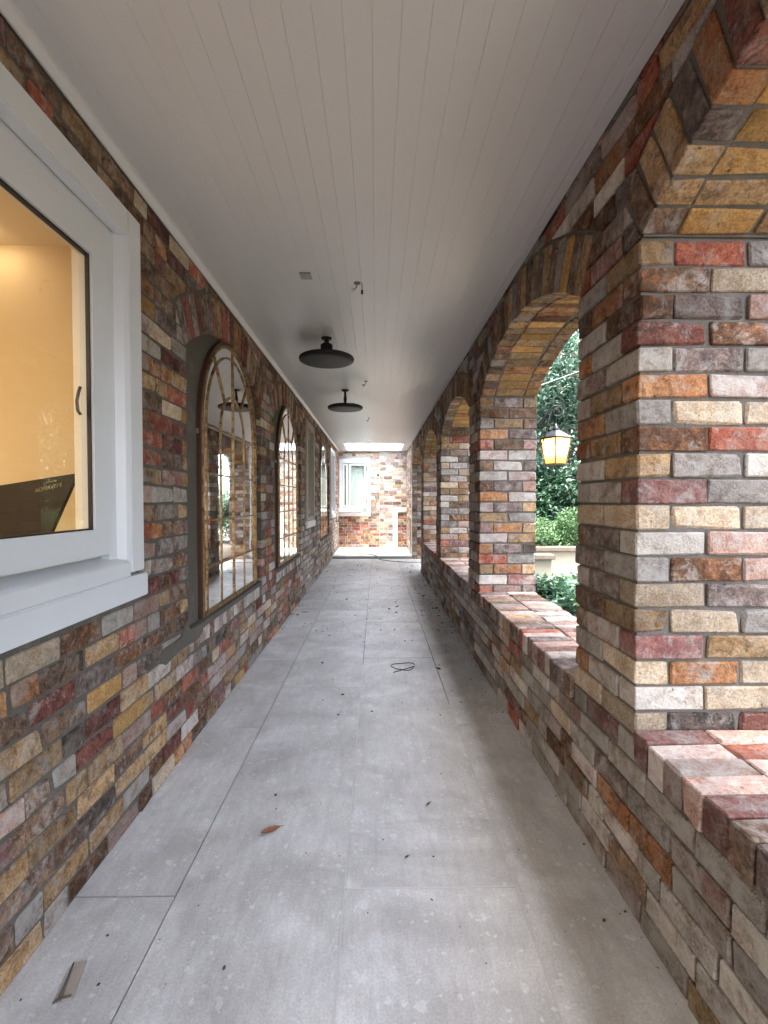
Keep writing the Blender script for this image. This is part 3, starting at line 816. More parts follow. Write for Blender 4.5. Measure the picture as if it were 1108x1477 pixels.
# room behind the big window
room = MB()
rx0, rx1, ry0, ry1, rz0, rz1 = -4.2, xi - .002, -1.4, RWY, 0.0, 2.625
room.box(rx0, rx1, ry1, ry1 + .1, rz0, rz1); room.box(rx0 - .1, rx0, ry0, ry1, rz0, rz1); room.box(rx0, rx1, ry0 - .1, ry0, rz0, rz1); room.box(rx0, rx1, ry0, ry1, -.05, rz0)
rm = room.build('room', M_ROOM); tag(rm, kind='structure')
cl = MB().box(rx0 - .1, rx1, ry0 - .1, ry1 + .1, rz1, rz1 + .1); cl.build('room_ceiling', M_ROOMC, rm)
MB().box(xi - .075, xi - .05, ry0, ry1 - .002, rz1 - .022, rz1 - .001).build('ceiling_strip', plain('dark strip', (.10, .07, .05), .5), rm)  # dark strip running along the room ceiling near the window
dl = MB().lathe([(.045, 0), (.05, .004), (.05, .012)], (-1.80, 2.20, rz1 - .012), 20).build('downlight', M_DOWN); tag(dl, 'small lit round downlight in the ceiling of the orange room', 'downlight')
ld = bpy.data.lights.new('room_lamp', 'AREA'); ld.shape = 'DISK'; ld.size = .5; ld.energy = 4.2; ld.color = (1, .80, .54)
lo = bpy.data.objects.new('room_lamp', ld); COL.objects.link(lo); lo.location = (-2.5, .6, 2.58)
# black carton with gold print standing on the inner sill
ct = thing('black_carton', 'black tapered carton with small gold lettering standing behind the large window glass', 'carton', (-1.5, 2.0, 1.2))
def onY(px, py, Y):
    d = FW * 1.0 + RT * ((px - 554) / F_PX) + UP * ((738.5 - py) / F_PX); return Vector((0, 0, EYE)) + d * (Y / d.y)
cp = [onY(x, y, 1.95) for x, y in ((-120, 722), (0, 700), (113, 682), (72, 774), (40, 846), (-120, 846))]
cb = MB().prism([(p.x, p.z) for p in cp], 'y', 1.95, 1.968); cb.build('carton_body', M_CARTON, ct, bevel=.003)
def text_part(body, loc, size, rot, mat, parent, name='lettering'):
    cu = bpy.data.curves.new(name, 'FONT'); cu.body = body; cu.size = size; cu.extrude = .0006; cu.align_x = 'CENTER'; cu.shear = .3
    tmp = bpy.data.objects.new('tmp', cu); me = bpy.data.meshes.new_from_object(tmp); bpy.data.objects.remove(tmp)
    me.materials.clear(); me.materials.append(mat)
    me.transform(Matrix.Translation(loc) @ Euler(rot).to_matrix().to_4x4()); return link(name, me, parent)
text_part('AONAVO E', onY(70, 706, 1.947), .022, (PI / 2, -.24, 0), M_GILT, ct)
text_part('nonano', onY(74, 696, 1.947), .014, (PI / 2, -.20, 0), M_GILT, ct)

# ================================================================ END WALL
ew = thing('end_wall', 'brick end wall closing the passage, washed pale under the skylight, with a thin vertical joint', 'brick wall', (0, YE, 0))
me_ = Masonry(ew)
EW_WIN = (-1.045, -.165, .95, 2.56); SUR = (.47, .86, 0, 1.19)
core = MB(); 
core.box(-1.4, .095 - .006, YE + .008, YE + .3, 0, .95); core.box(EW_WIN[1], .089, YE + .008, YE + .3, .95, ZC + .05); core.box(-1.4, EW_WIN[1], YE + .008, YE + .3, 2.55, ZC + .05)
core.box(.095, 1.6, YE + .008, YE + .3, 0, ZC + .05)
core.box(.0885, .0955, YE + .012, YE + .3, 0, ZC + .05)
core.build('mortar', M_MORT_E, ew)
ez = [i * CO * .93 + .07 for i in range(35)]
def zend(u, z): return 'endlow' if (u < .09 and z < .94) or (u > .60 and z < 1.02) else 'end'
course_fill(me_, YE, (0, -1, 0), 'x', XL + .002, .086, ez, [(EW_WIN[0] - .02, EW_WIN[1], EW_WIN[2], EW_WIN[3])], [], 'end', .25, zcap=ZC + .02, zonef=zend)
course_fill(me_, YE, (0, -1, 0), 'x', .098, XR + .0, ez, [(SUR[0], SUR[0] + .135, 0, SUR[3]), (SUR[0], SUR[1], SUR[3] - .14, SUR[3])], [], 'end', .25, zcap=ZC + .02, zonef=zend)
me_.finish()
# stone surround
su = thing('stone_surround', 'cream stone door surround at the right of the end wall, red bricks inside it', 'door surround', (.66, YE, 0))
MB().box(.47, .60, YE - .035, YE + .06, .07, 1.055).build('jamb', M_CREAMF, su, bevel=.006)
MB().prism([(.47, 1.057), (.60, 1.057), (.68, 1.075), (.85, 1.085), (.85, 1.17), (.47, 1.17)], 'y', YE - .035, YE + .06).build('lintel', M_CREAMF, su, bevel=.006)
MB().box(.455, .85, YE - .05, YE - .036, 1.172, 1.195).build('moulding', M_CREAMF, su, bevel=.003)
# end window
wt = thing('window', 'white window in the end wall with two pale green panes and open casement', 'window', ((EW_WIN[0] + EW_WIN[1]) / 2, YE, .95))
x0, x1, z0, z1 = EW_WIN
for q in ((x0, x0 + .09, z0 + .12, z1), (x1 - .11, x1, z0, z1), (x0 + .09, x1 - .11, z1 - .11, z1)):
    MB().box(q[0], q[1], YE - .02, YE + .06, q[2], q[3]).build('trim', M_WHITE, wt, bevel=.004)
MB().box(x0, x1 - .111, YE - .02, YE + .06, z0, z0 + .10).build('sill_apron', M_WHITE, wt, bevel=.004)
MB().prism([(YE - .16, z0 + .16), (YE + .05, z0 + .22), (YE + .05, z0 + .10), (YE - .16, z0 + .12)], 'x', x0, x1 - .26).build('sill', M_WHITE, wt, bevel=.003)
mx = x0 + .26
for (a, b) in ((x0 + .10, mx - .02), (mx + .02, x1 - .13)):
    s_ = MB()
    for q in ((a, a + .045, z0 + .25, z1 - .13), (b - .045, b, z0 + .25, z1 - .13), (a + .045, b - .045, z0 + .25, z0 + .30), (a + .045, b - .045, z1 - .18, z1 - .13)):
        s_.box(q[0], q[1], YE + .0, YE + .04, q[2], q[3])
    so = s_.build('sash', M_WHITE, wt)
    MB().box(a + .045, b - .045, YE + .018, YE + .022, z0 + .30, z1 - .18).build('pane', M_GLASS, so)
for z in (z0 + .42, z1 - .28): MB().box(x1 - .115, x1 - .100, YE - .04, YE - .021, z - .07, z + .07).build('hinge', M_DARKM, wt)
MB().box(x0 + .05, x1 - .05, YE + .11, YE + .12, z0 + .1, z1 - .08).build('curtain', M_CURTAIN, wt)
MB().box(x0 + .05, x1 - .05, YE + .105, YE + .109, z0 + .28, z0 + .78).build('inner_blind', M_CURTAIN, wt)
# white downpipe like post where the arcade meets the end wall
MB().box(XR - .022, XR - .002, 11.32, 11.35, 0.07, ZC - .03).build('corner_bead', M_CREAMF, arcade)

# ================================================================ CEILING, ROOF, SKYLIGHT
SKY = (-.80, .675, 11.62, 13.26)
ceil = MB()
def ring_boxes(mb, X0, X1, Y0_, Y1_, z0, z1, H):
    mb.box(X0, X1, Y0_, H[2], z0, z1); mb.box(X0, X1, H[3], Y1_, z0, z1); mb.box(X0, H[0], H[2], H[3], z0, z1); mb.box(H[1], X1, H[2], H[3], z0, z1)
ring_boxes(ceil, XL - .3, XO + .02, -3.6, YE + .3, ZC + .021, ZC + .06, (SKY[0], SKY[1], SKY[2], SKY[3] + .16))
ce = ceil.build('ceiling', M_CEIL); tag(ce, kind='structure')
nb = 22; pw = (XR - XL - .02) / nb
def board(x0, x1, a, b):
    c = .0009
    MB().prism([(x0 + .0002, ZC + .018), (x0 + .0002, ZC + c), (x0 + c, ZC), (x1 - c, ZC), (x1 - .0002, ZC + c), (x1 - .0002, ZC + .018)], 'y', a, b).build('ceiling_board', M_CEIL, ce)
for i in range(nb):
    a, b = XL + .01 + i * pw, XL + .01 + (i + 1) * pw
    if b < SKY[0] or a > SKY[1]: board(a, b, -3.3, YE - .002)
    elif a < SKY[0]: board(a, b, -3.3, SKY[2]); board(a, SKY[0], SKY[2] + .001, SKY[3]); board(a, b, SKY[3] + .001, YE - .002)
    elif b > SKY[1]: board(a, b, -3.3, SKY[2]); board(SKY[1], b, SKY[2] + .001, SKY[3]); board(a, b, SKY[3] + .001, YE - .002)
    else: board(a, b, -3.3, SKY[2]); board(a, b, SKY[3] + .001, YE - .002)
MB().prism([(XL + .0035, ZC - .032), (XL + .012, ZC - .034), (XL + .034, ZC - .014), (XL + .036, ZC - .0005), (XL + .0035, ZC - .0005)], 'y', -3.3, YE - .003).build('cornice', M_CEIL, ce)
MB().box(XR - .048, XR - .0035, -3.3, YE - .003, ZC - .014, ZC - .0005).build('cornice', M_CEIL, ce, bevel=.003)
MB().box(XL + .04, XR - .05, YE - .035, YE - .0035, ZC - .02, ZC - .0005).build('cornice', M_CEIL, ce, bevel=.003)
roof = MB(); ring_boxes(roof, -6, XO + .30, -4.2, YE + 1.2, ZC + .065, ZC + .115, (SKY[0], SKY[1], SKY[2], SKY[3] + .16))
roof.box(XO + .03, XO + .30, -4.2, YE + 1.2, ZC + .03, ZC + .064)  # added eave strip, overhang sized to keep direct sun off the sills
ro = roof.build('roof', plain('roof sheet', (.35, .35, .34), .6)); tag(ro, kind='structure')
sk = thing('skylight', 'rectangular skylight in the ceiling at the far end, glowing white', 'skylight', ((SKY[0] + SKY[1]) / 2, 12.3, ZC))
sh = MB()
sh.box(SKY[0] - .018, SKY[0] + .0, SKY[2], SKY[3], ZC + .022, ZC + .110); sh.box(SKY[1], SKY[1] + .018, SKY[2], SKY[3], ZC + .022, ZC + .110)
sh.box(SKY[0], SKY[1], SKY[2] - .018, SKY[2], ZC + .022, ZC + .110); sh.prism([(SKY[3], ZC + .001), (SKY[3] + .155, ZC + .104), (SKY[3] + .155, ZC + .062), (SKY[3] + .02, ZC + .001)], 'x', SKY[0], SKY[1])
sh.build('shaft', M_WHITE, sk)
MB().box(SKY[0] - .03, SKY[1] + .03, SKY[2] - .03, SKY[3] + .19, ZC + .118, ZC + .124).build('pane', M_SKYGLASS, sk)
# ================================================================ CEILING FITTINGS
def disc_light(x, y, label, slim, drop=.225, r=.222):
    t = thing('ceiling_disc_light', label, 'ceiling light', (x, y, ZC), 'black disc lights hanging from the ceiling')
    zc = ZC - drop
    MB().lathe([(.0, -.020), (r * .80, -.020), (r * .93, -.017), (r * .985, -.008), (r, .004), (r * .985, .016), (r * .90, .026), (r * .55, .036), (r * .30, .040), (0.001, .040)], (x, y, zc), 56).build('disc', M_BLACK, t, smooth=True)
    if not slim:
        MB().lathe([(.075, .034), (.075, .062), (.058, .068), (.001, .068)], (x, y, zc), 32).build('collar', M_BLACK, t)
        hub = MB()
        for k in range(14):
            a = 2 * PI * k / 14; hub.box(x + .046 * math.cos(a) - .005, x + .046 * math.cos(a) + .005, y + .046 * math.sin(a) - .005, y + .046 * math.sin(a) + .005, zc + .068, zc + .125)
        hub.lathe([(.042, .066), (.042, .130), (.026, .140), (.001, .140)], (x, y, zc), 20)
        hub.build('hub', M_BLACK, t)
        MB().tube([(x, y, zc + .1), (x, y, ZC - .002)], .020, 14).build('stem', M_BLACK, t)
    else:
        MB().lathe([(.030, .036), (.028, .05), (.016, .07), (.022, .11), (.014, .16), (.014, .215)], (x, y, zc), 20).build('stem', M_BLACK, t, smooth=True)
        MB().box(x + .06, x + .115, y - .03, y + .03, zc + .030, zc + .058).build('sensor_box', M_BLACK, t, bevel=.004)
    MB().lathe([(.040, -.014), (.045, -.010), (.045, -.0005)], (x, y, ZC), 24).build('ceiling_rose', M_BLACK, t)
disc_light(-.425, 4.10, 'nearer and larger looking black disc light with ribbed hub under the ceiling', False, .185, .235)
disc_light(-.392, 6.02, 'farther black disc light on a slim stem under the ceiling', True)
def cable_stub(x, y, k, label):
    t = thing('cable_stub', label, 'cable', (x, y, ZC), 'loose cable ends hanging from the ceiling')
    z = ZC - .002
    MB().lathe([(.022, -.003), (.022, .001)], (x, y + .02, z), 16).build('cable_hole', M_DARKM, t)
    MB().tube([(x, y + .02, z), (x - .004, y + .01, z - .03), (x - .018, y - .005, z - .05), (x - .03, y - .01, z - .045)], .0035, 6).build('wire', M_CABLE, t, smooth=True)
    MB().tube([(x - .018, y - .005, z - .062), (x - .040, y - .012, z - .046)], .0085, 8).build('connector', M_STEEL, t)
    if k == 0:
        MB().tube([(x + .030, y + .02, z), (x + .031, y + .02, z - .022), (x + .031, y + .018, z - .05)], .003, 6).build('wire', M_CABLE, t)
        MB().tube([(x + .031, y + .018, z - .045), (x + .031, y + .016, z - .07)], .007, 8).build('connector', M_BLACK, t)
for k, (y, lb) in enumerate(((3.05, 'nearest pair of loose cable ends with connectors hanging from the ceiling'), (5.55, 'loose cable end hanging right of and between the two disc lights'), (8.0, 'small loose cable end hanging just past the farther disc light'), (10.8, 'farthest tiny cable end hanging just before the skylight'))):
    cable_stub(-.122, y, k, lb)
vt = thing('ceiling_vent', 'small grey slatted vent set in the white ceiling boards', 'vent', (-.436, 2.97, ZC))
MB().box(-.470, -.402, 2.935, 3.020, ZC - .0035, ZC - .0004).build('vent_plate', M_DARKM, vt)
for k in range(7):
    x = -.466 + k * .0098
    MB().box(x, x + .0045, 2.938, 3.017, ZC - .008, ZC - .0038).build('slat', plain('vent slat', (.5, .5, .48), .5) if k == 0 else bpy.data.materials['vent slat'], vt)

# ================================================================ LANTERN on the second pier
LX, LY = 1.575, 4.16
ln = thing('wall_lantern', 'lit amber glass lantern on a scrolled iron bracket outside the second brick pier', 'lantern', (XO, LY, 1.8))
zt, zb_ = 1.935, 1.710
def sq(r, z, rot=.42): return [(LX + r * math.cos(rot + PI / 4 + k * PI / 2), LY + r * math.sin(rot + PI / 4 + k * PI / 2), z) for k in range(4)]
tp, bt = sq(.122, zt), sq(.084, zb_)
for k in range(4):
    MB().tube([tp[k], bt[k]], .007, 6).build('corner_bar', M_COPPER, ln)
    MB().tube([tp[k], tp[(k + 1) % 4]], .009, 6).build('top_rail', M_COPPER, ln)
    MB().tube([bt[k], bt[(k + 1) % 4]], .008, 6).build('bottom_rail', M_COPPER, ln)
    q = MB().add([tp[k], tp[(k + 1) % 4], bt[(k + 1) % 4], bt[k]], [(0, 1, 2, 3)]); ob = q.build('pane', M_AMBER, ln)
    so_ = ob.modifiers.new('s', 'SOLIDIFY'); so_.thickness = .002
rf = MB(); ap = sq(.136, zt + .008); top = sq(.030, zt + .072)
rf.add(ap + top, [(0, 1, 5, 4), (1, 2, 6, 5), (2, 3, 7, 6), (3, 0, 4, 7), (4, 5, 6, 7), (3, 2, 1, 0)]); rf.build('cap', M_SLATE, ln)
MB().lathe([(.022, .07), (.026, .09), (.012, .105), (.008, .13)], (LX, LY, zt), 14).build('finial', M_SLATE, ln, smooth=True)
MB().lathe([(.001, 0), (.11, 0), (.11, .006), (.001, .006)], (LX, LY, zb_ - .004), 12).build('base_plate', M_COPPER, ln)
MB().lathe([(.012, 0), (.028, .03), (.038, .065), (.030, .10), (.002, .12)], (LX, LY, zb_ + .075), 18).build('bulb', M_BULB, ln, smooth=True)
MB().lathe([(.016, 0), (.016, .075)], (LX, LY, zb_ + .002), 12).build('bulb_holder', M_COPPER, ln)
pl = bpy.data.lights.new('lantern_lamp', 'POINT'); pl.energy = .7; pl.color = (1, .70, .36); pl.shadow_soft_size = .05
po = bpy.data.objects.new('lantern_lamp', pl); COL.objects.link(po); po.location = (LX, LY, zb_ + .20)
sp = [(XO + .01, LY, 1.93), (XO + .05, LY, 1.99), (XO + .13, LY, 2.10), (XO + .19, LY, 2.17), (LX - .03, LY, 2.215)]
for k in range(22):
    a = PI * .62 - k * .42; r_ = .056 * (1 - k / 26); sp.append((LX + .005 + r_ * math.cos(a), LY, 2.165 + r_ * math.sin(a)))
MB().tube(sp, .008, 8).build('scroll_arm', M_BLACK, ln, smooth=True)
MB().tube([(XO + .01, LY, 1.79), (XO + .06, LY, 1.80), (XO + .14, LY, 1.90), (XO + .17, LY, 2.02), (XO + .20, LY, 2.16)], .006, 8).build('brace', M_BLACK, ln, smooth=True)
MB().box(XO + .001, XO + .014, LY - .025, LY + .025, 1.74, 2.0).build('back_plate', M_BLACK, ln, bevel=.003)
MB().tube([(LX, LY, zt + .12), (LX, LY, 2.12)], .006, 8).build('hanger', M_BLACK, ln)

# ================================================================ GARDEN
def leafset(n, size, blobs, seed, droop=.3, shell=.55):
    """leaf-sized folded blades spread through the crown's volume"""
    rr = random.Random(seed); m_ = MB(); tot = sum(b[3] * b[4] * b[5] for b in blobs)
    for bx, by, bz, rx, ry, rz in blobs:
        k = int(n * rx * ry * rz / tot)
        for _ in range(k):
            u = rr.uniform(-1, 1); a = rr.uniform(0, 2 * PI); q = math.sqrt(1 - u * u); rad = rr.random() ** .33 * (1 - shell) + shell * rr.uniform(.55, 1.08)
            c = Vector((bx + rx * rad * q * math.cos(a), by + ry * rad * q * math.sin(a), bz + rz * rad * u))
            d = Vector((rr.gauss(0, 1) + math.cos(a) * .8, rr.gauss(0, 1) + math.sin(a) * .8, rr.gauss(0, .7) - droop)).normalized()
            s_ = d.cross(Vector((rr.gauss(0, .3), rr.gauss(0, .3), 1))).normalized(); nrm = s_.cross(d)
            l_ = size * rr.uniform(.6, 1.3); w_ = l_ * rr.uniform(.36, .5)
            tip = c + d * l_; ml_ = c + d * l_ * .45
            m_.add([c, ml_ + s_ * w_ * .5 + nrm * l_ * .10, tip, ml_ - s_ * w_ * .5 + nrm * l_ * .10], [(0, 1, 2), (0, 2, 3)])
    me = bpy.data.meshes.new('foliage'); me.from_pydata(m_.v, [], m_.f); me.update(); return me
def blobs(seed, n, rx, ry, z0, z1, br):
    rr = random.Random(seed); out = []
    for _ in range(n):
        a = rr.uniform(0, 2 * PI); q = math.sqrt(rr.random()); z = rr.uniform(z0, z1); out.append((rx * q * math.cos(a), ry * q * math.sin(a), z, br * rr.uniform(.6, 1.2), br * rr.uniform(.6, 1.2), br * rr.uniform(.5, 1.0)))
    return out
def stems(seed, base_r, h, spread, n, trunk_h):
    rr = random.Random(seed); m_ = MB()
    if trunk_h: m_.tube([(0, 0, -.15), (rr.uniform(-.05, .05), rr.uniform(-.05, .05), trunk_h * .5), (rr.uniform(-.1, .1), rr.uniform(-.1, .1), trunk_h)], [base_r, base_r * .8, base_r * .65], 8)
    for k in range(n):
        a = 2 * PI * k / n + rr.uniform(-.3, .3); s_ = spread * rr.uniform(.5, 1)
        m_.tube([(0, 0, trunk_h * .9 if trunk_h else -.15), (s_ * .4 * math.cos(a), s_ * .4 * math.sin(a), trunk_h + (h - trunk_h) * .4), (s_ * math.cos(a), s_ * math.sin(a), h * rr.uniform(.75, .95))], [base_r * .5, base_r * .3, base_r * .1], 6)
    return m_.mesh('stems', M_BARK)
TREE_ME = [leafset(26000, .105, blobs(s, 26, 1.25, 1.25, 1.2, 5.6, .75), s) for s in (1, 2)]
TREE_ST = [stems(s, .10, 5.2, 1.1, 8, 1.4) for s in (1, 2)]
SHR_ME = [leafset(9000, .085, blobs(s, 16, .62, .62, .25, 1.5, .42), s) for s in (5, 6)]
SHR_ST = [stems(s, .035, 1.5, .5, 8, 0) for s in (5, 6)]
LOW_ME = [leafset(3200, .075, blobs(s, 10, .34, .34, .12, .48, .22), s) for s in (8, 9)]
LOW_ST = [stems(s, .015, .5, .3, 7, 0) for s in (8, 9)]
FINE_ME = [leafset(9000, .05, blobs(s, 14, .55, .45, .1, .62, .3), s) for s in (12, 13)]
def plant(name, label, cat, group, x, y, z, me, stm, mat, part, sc=1.0, rot=None):
    t = thing(name, label, cat, (x, y, z), group)
    rot = R.uniform(0, 6.28) if rot is None else rot
    for nm, m0 in ((part, me), ('trunk' if cat == 'tree' else 'stem', stm)):
        if m0 is None: continue
        o = bpy.data.objects.new(nm, m0); COL.objects.link(o); o.parent = t; o.scale = (sc, sc, sc); o.rotation_euler = (0, 0, rot)
        if nm == part:
            if not m0.materials: m0.materials.append(mat)
            o.material_slots[0].link = 'OBJECT'; o.material_slots[0].material = mat; o['kind'] = 'stuff'
    return t
places = [(9.2, -3.5), (9.5, .4), (9.2, 4.2), (8.6, 7.6), (4.2, 9.8), (4.6, 12.4), (8.2, 11.6), (6.6, 15.8), (5.2, 19.0), (9.4, 15), (7.4, 2.3), (7.0, 5.7), (7.8, 9.3), (7.0, -1.6), (3.95, 11.0)]
LT = ['tall dark leaved tree in the garden behind the camera', 'tall leafy tree opposite the nearest arch', 'broad leafy tree beyond the nearest sill', 'leafy tree behind the planter wall on its right',
      'tree with pale and pinkish leaves seen through the arch above the lantern', 'leafy tree directly behind the lantern, filling the arch', 'leafy tree standing behind the row to the far right', 'leafy tree in the garden beyond the doorway', 'tree past the end of the passage, beyond the doorway', 'farthest tree at the back of the garden', 'middle distance tree opposite the near pier', 'middle distance tree opposite the second arch', 'middle distance tree behind the planter wall, to its right', 'middle distance tree beside the added pale ground, behind the viewer', 'dark leafy tree close behind the pale leaved one above the lantern']
for i, (x, y) in enumerate(places):
    plant('garden_tree', LT[i], 'tree', 'trees along the garden', x, y, -.12, TREE_ME[i % 2], TREE_ST[i % 2], M_LEAF_L if i in (4, 1, 7) else M_LEAF_D, 'crown', R.uniform(.9, 1.12))
shp = [(5.6, -1.2), (5.9, .9), (5.6, 2.8), (5.3, 5.0), (3.35, 9.0), (2.75, 9.4), (3.9, 8.8), (3.0, 10.9), (4.6, 11.4), (2.2, 15.2)]
LS = ['dark shrub in the garden behind the camera', 'glossy dark shrub opposite the nearest arch', 'glossy dark shrub beyond the near sill', 'dark shrub to the right of the planter wall',
      'dark glossy shrub behind the raised bed, below the lantern', 'dark glossy shrub behind the raised bed, nearest the pier', 'dark glossy shrub at the right end of the raised bed', 'dark shrub left of the raised bed, beyond the far arches', 'dark shrub seen through the garden doorway', 'dark shrub beside the end of the passage outside']
for i, (x, y) in enumerate(shp):
    plant('garden_shrub', LS[i], 'shrub', 'glossy dark garden shrubs', x, y, .3 if 8 < y < 10 else -.12, SHR_ME[i % 2], SHR_ST[i % 2], M_LEAF_D, 'foliage', R.uniform(.95, 1.2))
for i, (x, y) in enumerate([(2.75, 8.15), (3.45, 8.2), (4.2, 8.2)]):
    plant('green_bush', ['fine leaved bright green bush in the raised bed, behind the brown coping, nearest the pier', 'fine leaved bright green bush in the middle of the raised bed', 'fine leaved bright green bush at the right end of the raised bed'][i], 'bush', 'bright green bushes in the raised bed', x, y, .48, FINE_ME[i % 2], LOW_ST[i % 2], M_LEAF_M, 'foliage', .95)
lows = [(1.85, 4.6), (2.35, 5.1), (2.0, 5.6), (2.5, 6.1), (1.8, 6.4), (2.15, 6.9), (1.95, 3.6), (2.2, 2.6), (1.9, 1.6), (2.3, .6), (1.9, -.4), (2.9, 5.4), (2.0, 8.0)]
LL = ['low leafy plant just outside the second pier', 'low leafy plant below the cream planter wall, right side of the arch view', 'low leafy plant behind the sill, under the lantern', 'low leafy plant against the foot of the cream planter', 'low leafy plant outside the far arch', 'low leafy plant at the corner of the cream planter',
      'low leafy plant beyond the second sill', 'low plant beyond the sill beside the near pier', 'low plant hidden behind the near pier', 'low plant outside the nearest arch', 'low plant outside the arch beside the camera', 'low leafy plant right of the others, before the planter', 'low plant outside the arch before the doorway']
for i, (x, y) in enumerate(lows):
    plant('low_plant', LL[i], 'plant', 'low leafy plants along the arcade', x, y, (.08 if y < 4.4 else 1.39 - .158 * y - .62), LOW_ME[i % 2], LOW_ST[i % 2], M_LEAF_D, 'foliage', R.uniform(1.05, 1.25))
# bed in front and planter walls
b_ = MB().box(XO + .02, 2.9, -4, 16, -.12, .06).build('garden_bed', M_SOIL); tag(b_, kind='structure')
gp = MB().box(2.92, 12.5, -7, 24, -.12, -.08).build('bounce_ground', plain('pale bounce ground', (.20, .18, .15), .95, nz=.45, scale=70, bmp=.01)); tag(gp, kind='structure')  # unseen pale ground added to bounce light into the passage
pw_ = thing('planter_wall', 'cream rendered raised garden bed with brown stone coping beyond the arch', 'planter wall', (2.9, 7.5, 0))
MB().box(2.1, 5.2, 7.52, 7.70, 0, .585).build('wall', M_PLANTER, pw_)
MB().box(1.86, 2.40, 6.45, 6.62, 0, .585).build('wall', M_PLANTER, pw_)
MB().box(1.86, 2.0, 6.62, 7.519, 0, .585).build('wall', M_PLANTER, pw_)
for q in ((1.995, 5.2, 7.47, 7.74), (1.80, 2.44, 6.40, 6.66), (1.80, 2.03, 6.663, 7.467)):
    MB().box(*q, .587, .648).build('coping_stone', M_COPING, pw_, bevel=.006)
MB().box(2.1, 5.2, 7.71, 10.2, 0, .50).build('bed_soil', M_SOIL, pw_)
oc = MB().tube([(1.33, 7.0, 2.75), (2.2, 7.1, 3.02), (3.6, 7.3, 3.55), (5, 7.5, 4.2)], .006, 6).build('overhead_cable', M_CABLE, smooth=True); tag(oc, 'thin cable running up through the leaves above the lantern', 'cable')
# garden fence wall far behind, closes the view between trunks
gw = MB().box(12.6, 12.8, -8, 24, -.12, 2.0).build('garden_wall', M_PLANTER); tag(gw, 'plain rendered garden boundary wall behind the trees', 'wall')

# ================================================================ SMALL THINGS ON THE FLOOR
def onZ(px, py, Z=0.0):
    d = FW + RT * ((px - 554) / F_PX) + UP * ((738.5 - py) / F_PX); t_ = (Z - EYE) / d.z; return Vector((0, 0, EYE)) + d * t_
def leaf_obj(px, py, l_, w_, rot, mat, label, curl=.25):
    c = onZ(px, py); n = 9; v = []; f = []
    for i in range(n):
        t_ = i / (n - 1); y = (t_ - .5) * l_; hw = w_ / 2 * math.sin(PI * min(1, t_ * .93 + .05)) ** .8 * (1 - .12 * (i % 2)); zz = .004 + curl * l_ * (t_ - .5) ** 2
        for s_, k in ((-1, 1), (0, 0), (1, 1)): v.append((s_ * hw, y, zz + k * hw * .45))
    for i in range(n - 1):
        a = i * 3; f += [(a, a + 1, a + 4, a + 3), (a + 1, a + 2, a + 5, a + 4)]
    m_ = MB().add(v, f); m_.tube([(0, l_ * .48, .004 + curl * l_ * .25), (.002, l_ * .66, .008)], .0012, 5)
    o = m_.build('fallen_leaf', mat, smooth=False); o.location = (c.x, c.y, .0015); o.rotation_euler = (0, 0, rot); tag(o, label, 'leaf', 'fallen leaves on the paving'); return o
leaf_obj(391, 1200, .084, .036, -1.05, M_DEADLEAF, 'reddish brown dry leaf lying alone on the near paving, left of centre')
leaf_obj(632, 966, .055, .04, .6, M_CRUMB, 'dark crumpled leaf on the paving right of the wire loop')
leaf_obj(587, 1238, .020, .011, -.9, M_CRUMB, 'tiny black leaf fragment on the near paving, right of centre')
leaf_obj(618, 1161, .028, .010, -.7, M_CRUMB, 'small dark curled leaf right of centre, above the tiny black fragment')
leaf_obj(440, 884, .10, .03, -1.5, M_CRUMB, 'long dark leaf on the far paving near the left wall')
leaf_obj(420, 887, .08, .03, -1.2, M_CRUMB, 'dark leaf lying at the foot of the left wall, far along')
# wire loop
c = onZ(584, 962); pts = []
for k in range(26):
    a = k / 25 * 2 * PI * .95 + .3; r_ = 1 + .1 * math.sin(3 * a); pts.append((c.x + .082 * r_ * math.cos(a) - (.03 if math.cos(a) < -.5 else 0), c.y + .085 * r_ * math.sin(a), .006 + .004 * math.sin(2 * a)))
pts.append((c.x - .10, c.y - .14, .006))
wl = MB().tube(pts, .0032, 6).build('wire_loop', M_BLACK, smooth=True); tag(wl, 'thin black wire bent into a loop lying on the paving', 'wire')
# scrap of wood with a twig
c = onZ(100, 1425)
ws = MB(); a, b = onZ(108, 1392), onZ(88, 1446); d = (b - a).normalized(); nn = Vector((-d.y, d.x, 0)) * -1
if nn.x < 0: nn = -nn
q = [a, a + nn * .032, b + nn * .030, b]
ws.prism([(p.x, p.y) for p in q], 'z', .001, .007)
so = ws.build('wood_scrap', M_WOOD, bevel=.001); tag(so, 'short pale strip of wood lying at the lower left of the paving', 'wood scrap')
tw = MB().tube([a + Vector((-.003, 0, .008)), (a + b) / 2 + Vector((-.003, .002, .010)), b + Vector((-.008, -.005, .007))], [.002, .003, .0025], 6)
tw.tube([onZ(76, 1450) + Vector((0, 0, .006)), onZ(90, 1444) + Vector((0, 0, .010)), onZ(103, 1440) + Vector((0, 0, .008))], [.002, .004, .0035], 6)
tw = tw.build('twig', M_TWIG, smooth=True); tag(tw, 'broken dark twig lying against the pale wood strip', 'twig')
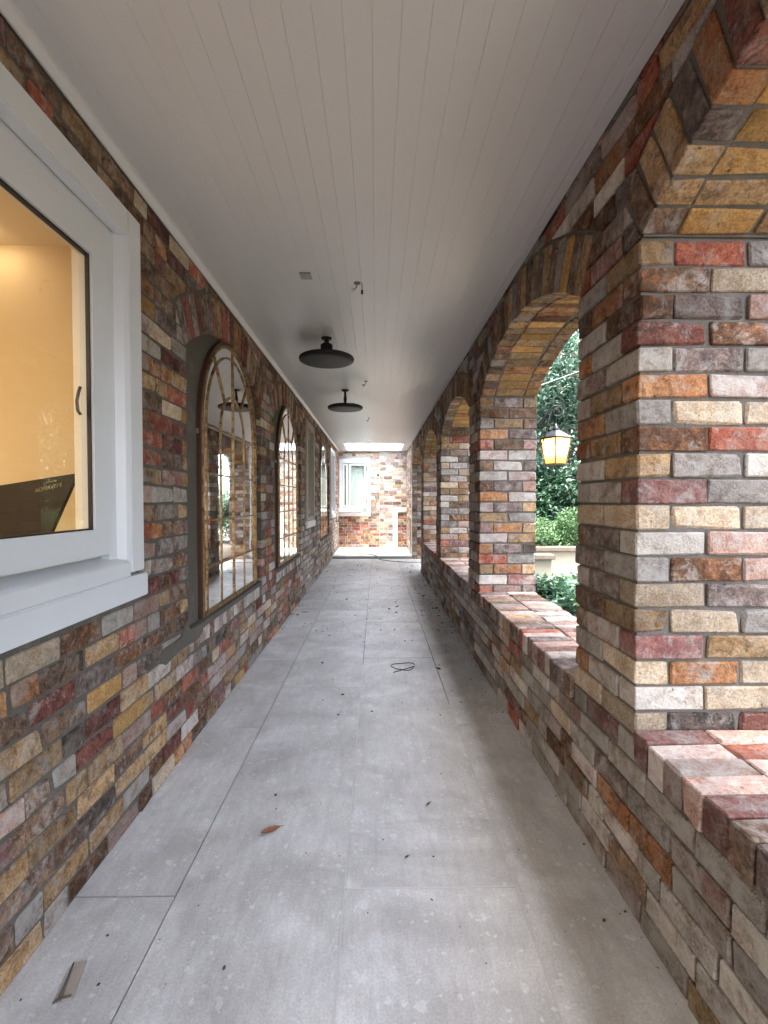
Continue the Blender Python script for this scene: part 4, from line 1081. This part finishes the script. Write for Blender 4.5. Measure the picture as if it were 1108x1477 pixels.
# hose on the step
hp = [(-.98, 12.9, .08), (-.86, 12.3, .08), (-.70, 11.95, .08), (-.35, 11.75, .08), (-.10, 11.5, .08), (-.02, 11.3, .082), (.03, 11.2, .06), (.08, 11.1, .012), (.3, 10.85, .008), (.62, 10.65, .008), (.86, 10.6, .008), (1.2, 10.6, .008)]
def smooth_path(P, k=6):
    P = [Vector(p) for p in P]; out = []
    for i in range(len(P) - 1):
        p0, p1, p2, p3 = P[max(0, i - 1)], P[i], P[i + 1], P[min(len(P) - 1, i + 2)]
        for j in range(k):
            t_ = j / k; out.append(.5 * ((2 * p1) + (p2 - p0) * t_ + (2 * p0 - 5 * p1 + 4 * p2 - p3) * t_ ** 2 + (3 * p1 - p0 - 3 * p2 + p3) * t_ ** 3))
    return out + [P[-1]]
hs = MB().tube(smooth_path(hp), .010, 8).build('garden_hose', plain('grey hose', (.20, .20, .20), .5), smooth=True); tag(hs, 'thin grey hose trailing over the far step to the doorway', 'hose')
# tap
tpn = thing('garden_tap', 'small dark garden tap on the left wall near the end', 'tap', (XL, 12.4, .83))
MB().tube([(XL, 12.4, .85), (XL + .07, 12.4, .85), (XL + .10, 12.4, .80)], .012, 8).build('spout', M_DARKM, tpn, smooth=True)
MB().tube([(XL + .06, 12.4, .85), (XL + .06, 12.4, .90)], .008, 8).build('stem', M_DARKM, tpn); MB().box(XL + .05, XL + .07, 12.36, 12.44, .90, .912).build('handle', M_DARKM, tpn)
# leaf crumbs, thicker toward the right wall and the far end
rr = random.Random(3); cr = MB()
for i in range(900):
    if i < 150: x, y = rr.uniform(XL + .02, XR - .02), rr.uniform(1.0, 6.0)
    elif i < 420: x, y = XR - .02 - abs(rr.gauss(0, .13)), rr.uniform(3, 10.5)
    elif i < 500: x, y = XR - .012 - abs(rr.gauss(0, .015)), rr.uniform(1.2, 8)
    else: x, y = rr.uniform(XL + .02, XR), rr.uniform(4.5, 10.8)
    if x < XL + .01: continue
    s_ = rr.uniform(.002, .0065) * (1 if y < 3 else 1.7 if y < 5 else 2.6) * (1.8 if rr.random() < .12 else 1); a = rr.uniform(0, 6.28); el = rr.uniform(.3, .8); e = Vector((math.cos(a), math.sin(a), 0)); n_ = Vector((-e.y, e.x, 0)); c = Vector((x, y, .0018))
    cr.add([c - e * s_, c + n_ * s_ * el + Vector((0, 0, s_ * .5)), c + e * s_ + Vector((0, 0, s_ * .3)), c - n_ * s_ * el], [(0, 1, 2), (0, 2, 3)])
cr = cr.build('leaf_litter', M_CRUMB); tag(cr, 'dark leaf crumbs and grit scattered over the paving', 'leaf litter', kind='stuff')
